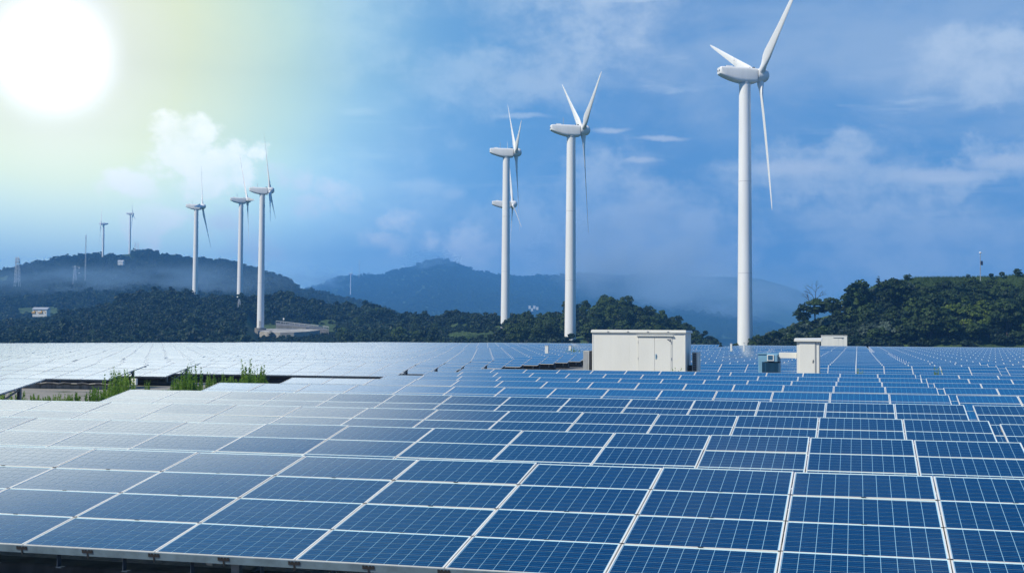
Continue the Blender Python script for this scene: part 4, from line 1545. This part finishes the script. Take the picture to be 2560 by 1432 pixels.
def weed_mesh(seed, n, spread, h):
    g = random.Random(seed)
    V, Fc = [], []
    for _ in range(n):
        x, y = g.gauss(0, spread), g.gauss(0, spread)
        hh = h * g.uniform(0.45, 1.15) * math.exp(-(x * x + y * y) / (spread * spread * 8))
        lx, ly = g.uniform(-0.10, 0.10) * hh, g.uniform(-0.10, 0.10) * hh
        b = len(V)
        V += [(x - 0.010, y, -0.1), (x + 0.010, y, -0.1), (x + lx, y + ly, hh)]
        Fc.append((b, b + 1, b + 2))
        for k in range(44):
            t = g.uniform(0.05, 1.0)
            a = g.uniform(0, 6.28)
            ln = 0.17 * (1.2 - t * 0.75) * g.uniform(0.6, 1.3)
            p = Vector((x + lx * t, y + ly * t, hh * t))
            d = Vector((math.cos(a), math.sin(a), g.uniform(0.6, 1.6))).normalized() * ln
            s_ = Vector((-math.sin(a), math.cos(a), 0)) * 0.024
            b = len(V)
            V += [p, p + d * 0.5 + s_, p + d, p + d * 0.5 - s_]
            Fc.append((b, b + 1, b + 2, b + 3))
    me = bpy.data.meshes.new('weed_clump')
    me.from_pydata([tuple(v) for v in V], [], Fc)
    me.materials.append(M['weed'])
    return me


WM = [weed_mesh(10 + k, 30, 0.36, 1.5) for k in range(3)] + [weed_mesh(20, 12, 0.12, 1.7), weed_mesh(21, 40, 0.7, 0.75)]


def weed(x, ybase, v, k, s, label, group=None):
    p = atv(x, ybase, v)
    g = float(ground_z(p[0], v))
    o = thing('weed_clump', label, 'weeds', (p[0], v, g), random.uniform(0, 6.28), group, WM[k])
    o.scale = (s, s, s)


GW = 'tall green weeds in the gravel gap'
for x, v, k, s, lab in ((300, 49, 0, 0.95, 'tallest clump of green weeds in front of the propped panel end at left'),
                        (318, 50.5, 3, 1.0, 'slender weed stem beside the tallest clump in the gravel gap'),
                        (262, 47, 4, 0.9, 'low spreading weeds left of the tallest clump'),
                        (235, 45.5, 3, 0.6, 'short weeds at the left of the gravel patch'),
                        (155, 46, 4, 0.55, 'small dark weed tuft on the open gravel'),
                        (105, 45, 4, 0.5, 'small weed tuft on gravel beside the crossed braces'),
                        (30, 44, 4, 0.8, 'weeds under the propped panels at the left edge'),
                        (370, 54, 3, 0.55, 'lone weed stem before the dark wall under the panels'),
                        (462, 55, 0, 0.85, 'second tall weed clump, right of the lone stem'),
                        (440, 54, 3, 0.7, 'thin weeds just left of the second tall clump'),
                        (485, 56, 4, 0.9, 'bright low weeds right of the second tall clump'),
                        (522, 57, 3, 0.8, 'spindly weed rising before the dark gap, mid way'),
                        (548, 57.5, 0, 0.7, 'weeds behind the stepped panel corner'),
                        (575, 58, 4, 0.7, 'low weeds left of the feathery weed'),
                        (612, 60, 3, 1.25, 'tall feathery weed standing against the pale panels'),
                        (632, 61, 0, 0.75, 'weed clump right of the feathery weed'),
                        (285, 48.5, 1, 0.85, 'weeds filling in just left of the tallest clump'),
                        (478, 55.8, 1, 0.95, 'tall weeds leaning on the right of the second tall clump'),
                        (598, 59.5, 4, 1.1, 'broad low weeds at the foot of the feathery weed'),
                        (645, 61.2, 1, 0.8, 'upright weeds near the right end of the gap'),
                        (655, 61.5, 3, 1.0, 'last thin weed at the right end of the gap')):
    weed(x, 980, v, k, s, lab, GW)
for x, v, k, s, lab in ((1418, 137.4, 0, 1.0, 'left part of the bright weed patch above the cabin air conditioner'),
                        (1430, 137.4, 0, 1.2, 'taller middle of the bright weed patch above the cabin air conditioner'),
                        (1442, 137.4, 0, 1.1, 'bright weed patch, part right of its middle, above the air conditioner'),
                        (1454, 137.4, 0, 1.0, 'right end of the bright weed patch, nearly touching the large cabin'),
                        (1695, 66.3, 3, 1.0, 'single seeding weed before the wall right of the double doors'),
                        (1712, 66.5, 3, 0.7, 'thin weed at the right corner of the large cabin'),
                        (2148, 76, 3, 0.9, 'faint green weed beside a panel joint right of the cabinet'),
                        (2342, 76, 3, 1.0, 'yellowish weed poking up between panels far right'),
                        (1800, 158, 4, 1.6, 'weeds along the far track right of the large cabin')):
    weed(x, 930, v, k, s, lab, 'weeds growing among the panels')

# conduit lying along the beam on the left and a white junction box
pA, pB = atv(70, 975, 55.5), atv(282, 982, 55.5)
ub0, ub1 = pA[0], pB[0]


def _cond(b):
    n = 14
    b.tube([(ub0 + (ub1 - ub0) * k / n, 55.6 + 0.05 * math.sin(k * 1.9), float(ground_z(ub0, 55.6)) + 0.42 + 0.03 * math.sin(k * 2.3)) for k in range(n + 1)], 0.07, 8)


cd = thing('conduit', 'sagging black conduit before the concrete beam at left', 'conduit', data=one(_cond, 'conduit', M['pipe']))
p = atv(334, 965, 57.0)
jb = thing('junction_box', 'small white junction box under the propped panel end', 'junction box', (p[0], 57.0, float(ground_z(p[0], 57)) + 0.35))
link('case', one(lambda b: b.bbox((-0.14, 0, 0), (0.14, 0.15, 0.32), 0.015), 'case', M['cream']), jb)
link('stand', one(lambda b: (b.box((-0.12, 0.03, -0.6), (-0.09, 0.08, -0.001)), b.box((0.09, 0.03, -0.6), (0.12, 0.08, -0.001))), 'stand', M['post']), jb)

# ------------------------------------------------------------------ small things on the hills


def lattice(name, label, x, yb, yt, D, w0, w1, n, cat, extra=None, m=None):
    base_ = at(x, yb, D)
    H = (yb - yt) * D / F
    t = thing(name, label, cat, tuple(base_), YAW)
    mm = m or M['ring']
    b = MB()
    for sx in (-1, 1):
        for sy in (-1, 1):
            b.bar((sx * w0, sy * w0, -4), (sx * w1, sy * w1, H), max(0.12, w0 * 0.14))
    link('leg_frame', b.mesh('leg_frame', mm), t)
    b = MB()
    for k in range(n):
        z0q, z1q = H * k / n, H * (k + 1) / n
        a0, a1 = w0 + (w1 - w0) * k / n, w0 + (w1 - w0) * (k + 1) / n
        for s in (-1, 1):
            b.bar((-a0, s * a0, z0q), (a1, s * a1, z1q), w0 * 0.10)
            b.bar((s * a0, -a0, z0q), (s * a1, a1, z1q), w0 * 0.10)
            b.bar((-a1, s * a1, z1q), (a1, s * a1, z1q), w0 * 0.10)
    link('cross_brace', b.mesh('cross_brace', mm), t)
    if extra:
        extra(t, H)
    return t


def plat(t, H):
    link('platform', one(lambda b: (b.box((-2.0, -2.0, H - 4.2), (2.0, 2.0, H - 3.6)), b.box((-1.7, -1.7, H - 1.4), (1.7, 1.7, H - 0.9))), 'platform', M['grey']), t)
    link('antenna', one(lambda b: (b.box((-1.5, -1.5, H - 0.8), (-0.9, -1.2, H + 1.2)), b.box((0.9, -1.5, H - 0.8), (1.5, -1.2, H + 1.2)), b.tube([(0, 0, H), (0, 0, H + 3)], 0.1, 6)), 'antenna', M['cream']), t)


lattice('radio_tower', 'grey lattice radio tower with platforms on the left hill', 43, 706, 645, 1250, 2.2, 1.4, 7, 'radio tower', plat)
lattice('guyed_mast', 'tall thin mast on the left hill in front of the sun haze', 213, 694, 587, 1300, 0.45, 0.40, 16, 'mast')
lattice('power_pylon', 'short pylon beside two white insulators on the left hill', 187, 700, 664, 1280, 1.6, 0.5, 5, 'pylon',
        lambda t, H: (link('cross_arm', one(lambda b: (b.bar((-3, 0, H - 1), (5, 0, H - 1), 0.3), b.bar((-2, 0, H - 4), (4, 0, H - 4), 0.25)), 'cross_arm', M['ring']), t),
                      link('insulator', one(lambda b: b.lathe([(0.5, 0), (0.7, 0.5), (0.5, 1.2)], 8), 'insulator', M['white']), t, (4.2, 0, H - 3)),
                      link('insulator', bpy.data.meshes['insulator'], t, (4.2, 0, H - 8))))
lattice('hilltop_mast', 'left one of two pale masts on the summit of the left hill', 338, 630, 606, 1740, 0.9, 0.7, 6, 'mast', None, M['white'])
lattice('hilltop_mast', 'right one of two pale masts on the summit of the left hill', 345, 630, 607, 1740, 0.7, 0.6, 6, 'mast', None, M['white'])
lattice('ridge_mast', 'thin pale mast rising behind the ridge of the blue mountain', 898, 692, 649, 4500, 1.4, 1.2, 8, 'mast', None, M['white'])
lattice('power_pylon', 'small pylon in the dark wood at the foot of the middle turbine', 598, 762, 748, 640, 0.7, 0.3, 4, 'pylon')


def shed(name, label, x, y, D, wd, ht, dp, roofm, cat='shed'):
    p = at(x, y, D)
    t = thing(name, label, cat, tuple(p), YAW)
    link('walls', one(lambda b: b.box((-wd / 2, 0, -3), (wd / 2, dp, ht)), 'walls', M['cream']), t)

    def rf_(b):
        e = 0.4
        b.add([(-wd / 2 - e, -e, ht + 0.01), (wd / 2 + e, -e, ht + 0.01), (wd / 2 + e, dp + e, ht + 0.01), (-wd / 2 - e, dp + e, ht + 0.01),
               (-wd / 2 - e, dp / 2, ht + dp * 0.22), (wd / 2 + e, dp / 2, ht + dp * 0.22)],
              [(3, 2, 1, 0), (0, 1, 5, 4), (2, 3, 4, 5), (1, 2, 5), (3, 0, 4)])
    link('roof', one(rf_, 'roof', roofm), t)
    return t


shed('hill_shed', 'white roofed shed alone high on the left hill', 301, 656, 1450, 6, 1.5, 5, M['white'])
shed('depot_shed', 'long grey roofed depot in a clearing at far left', 99, 781, 900, 10, 2.2, 7, M['roof'], 'depot')
for x, lab in ((85, 'yellow digger parked at the left end of the depot'), (103, 'yellow digger parked at the right end of the depot')):
    t = thing('digger', lab, 'digger', tuple(at(x, 785, 880)), YAW, 'yellow diggers by the depot')
    link('track', one(lambda b: (b.bbox((-1.2, -1.0, 0), (1.2, -0.5, 0.6), 0.15), b.bbox((-1.2, 0.5, 0), (1.2, 1.0, 0.6), 0.15)), 'track', M['dark']), t)
    link('body', one(lambda b: b.bbox((-1.3, -0.9, 0.61), (0.9, 0.9, 1.5), 0.1), 'body', M['yellow']), t)
    link('cab', one(lambda b: b.bbox((-0.1, -0.8, 1.51), (0.9, 0.1, 2.5), 0.1), 'cab', M['yellow']), t)
    link('boom', one(lambda b: (b.bar((0.7, 0.4, 1.4), (2.0, 0.4, 2.6), 0.28), b.bar((2.0, 0.4, 2.6), (2.7, 0.4, 1.0), 0.22), b.bbox((2.4, 0.0, 0.5), (3.0, 0.8, 1.05), 0.08)), 'boom', M['yellow']), t)
for k, (x, y, lab) in enumerate(((1324, 768, 'leftmost white house of the tiny hamlet below the mountain'), (1330, 774, 'nearest white house of the tiny hamlet below the mountain'),
                                 (1336, 768, 'middle white house of the tiny hamlet below the mountain'), (1343, 771, 'rightmost white house of the tiny hamlet below the mountain'))):
    shed('farmhouse', lab, x, y, 2680, 4.5, 2.4, 4, M['white'], 'house')['group'] = 'white houses of the far hamlet'

# gravel pad, road and rail by the left turbine
h = HILLS['belt_hill']


def patch(name, pts, m, lift, kind='structure'):
    "a small level sheet through world points"
    V = [tuple(q) for q in pts]
    V2 = [(x, y, z - 9.0) for x, y, z in V]
    n = len(V)
    b = MB()
    b.add(V + V2, [tuple(range(n))] + [(i, n + i, n + (i + 1) % n, (i + 1) % n) for i in range(n)])
    o = link(name, b.mesh(name, m))
    o['kind'] = kind
    return o


patch('gravel_pad', [at(645, 827, 567), at(668, 830, 561), at(700, 831, 559), at(735, 830.5, 560), at(768, 828.5, 565), at(800, 825, 574), at(775, 822.5, 583), at(740, 821.5, 587), at(690, 821, 588), at(655, 822, 586)], M['gravelpad'], 0)
patch('service_road', [at(690, 813, 604), at(730, 815, 600), at(800, 823, 580), at(822, 825, 578), at(816, 819, 596), at(745, 809.5, 614), at(690, 806.5, 618)], M['asphalt'], 0)
rl = thing('guard_rail', 'pale guard rail along the road beside the gravel pad', 'guard rail', tuple(at(755, 818, 592)))
A0, A1 = at(690, 806, 615), at(822, 821, 588)
o0 = np.array(rl.location)
link('beam', one(lambda b: b.bar(A0 - o0 + [0, 0, 0.75], A1 - o0 + [0, 0, 0.75], 0.10, 0.4), 'beam', M['rail']), rl)
ME_RP = one(lambda b: b.box((-0.08, -0.08, -0.8), (0.08, 0.08, 0.75)), 'post', M['rail'])
for k in range(12):
    link('post', ME_RP, rl, tuple(A0 + (A1 - A0) * k / 11 - o0))
sgn = thing('road_sign', 'small white sign post at the bend of the service road', 'sign', tuple(at(709, 808, 613)))
link('pole', one(lambda b: b.tube([(0, 0, -1), (0, 0, 2.6)], 0.06, 6), 'pole', M['ring']), sgn)
link('plate', one(lambda b: b.box((-0.35, -0.09, 1.7), (0.35, -0.062, 2.5)), 'plate', M['white']), sgn)

# camera mast on the right hill
pm = at(2451, 691, 297)
ms = thing('lamp_mast', 'slim mast with a white head and a dark box on the right hilltop', 'mast', tuple(pm), YAW)
Hm = (691 - 634) * 297 / F
link('pole', one(lambda b: b.tube([(0, 0, -1.0), (0, 0, Hm)], [0.11, 0.07], 10), 'pole', M['rail'], True), ms)
link('head', one(lambda b: (b.lathe([(0.12, Hm + 0.01), (0.24, Hm + 0.12), (0.24, Hm + 0.34), (0.10, Hm + 0.44)], 12), b.bar((0, 0, Hm + 0.2), (0.42, 0, Hm + 0.16), 0.12)), 'head', M['white']), ms)
link('box', one(lambda b: b.bbox((0.09, -0.2, Hm * 0.50), (0.55, 0.2, Hm * 0.68), 0.03), 'box', M['sign']), ms)

# ------------------------------------------------------------------ air
HZ = bpy.data.materials.new('haze')
HZ.use_nodes = True
n = NT(HZ.node_tree)
HZ.node_tree.nodes.remove(HZ.node_tree.nodes['Principled BSDF'])
pv = n.new('ShaderNodeVolumePrincipled')
pv.inputs['Color'].default_value = (0.16, 0.48, 0.96, 1)
pv.inputs['Density'].default_value = 2.7e-4
pv.inputs['Anisotropy'].default_value = 0.0
n.t.links.new(pv.outputs[0], HZ.node_tree.nodes['Material Output'].inputs['Volume'])
b = MB()
b.box((-6700, -6700, -24), (6700, 6700, 470))
hz = link('haze', b.mesh('haze', HZ))
hz['kind'] = 'stuff'


# drifts of low cloud that lie against the hills
def mist(label, x, y, D, rx, ry, rz, dens, seed, col=(0.48, 0.74, 1.0)):
    m = bpy.data.materials.new('mist')
    m.use_nodes = True
    q = NT(m.node_tree)
    m.node_tree.nodes.remove(m.node_tree.nodes['Principled BSDF'])
    tc = q.new('ShaderNodeTexCoord').outputs['Object']
    r_ = q.vec('LENGTH', tc)
    nz = q.noise(q.vec('ADD', q.scalevec(tc, (1.6, 1.6, 1.0)), (seed * 3.1, seed, 0)), 1.5, 4, 0.6).outputs[0]
    d = q.math('MULTIPLY', q.remap(r_, 1.0, 0.1), q.remap(nz, 0.36, 0.66))
    v = q.new('ShaderNodeVolumePrincipled')
    v.inputs['Color'].default_value = (*col, 1)
    q.put(v.inputs['Density'], q.math('MULTIPLY', d, dens))
    q.t.links.new(v.outputs[0], m.node_tree.nodes['Material Output'].inputs['Volume'])
    bb = MB()
    bb.lathe([(math.sin(math.pi * k / 10) + 1e-3, -math.cos(math.pi * k / 10)) for k in range(11)], 18)
    o = link('mist', bb.mesh('mist', m), None, tuple(at(x, y, D)), (0, 0, YAW), (rx, ry, rz))
    o['kind'] = 'stuff'
    o['label'] = label


mist('soft plume of cloud rising over the right shoulder of the blue mountain', 1600, 640, 3700, 330, 260, 170, 0.016, 1, (0.80, 0.91, 1.0))
mist('bank of mist hiding the foot of the pale far mountain', 1790, 740, 3500, 420, 260, 110, 0.010, 2, (0.66, 0.84, 1.0))
mist('thin mist drifting across the middle of the left hill', 420, 704, 1150, 150, 60, 24, 0.014, 3)
mist('thin mist drifting over the far left of the left hill', 120, 698, 1150, 100, 60, 20, 0.014, 4)
mist('small cap of mist clinging to the mountain summit', 1080, 655, 4400, 110, 90, 46, 0.010, 5)
mist('wisp of mist lying in the dip left of the blue mountain', 790, 700, 3600, 130, 90, 40, 0.016, 6)
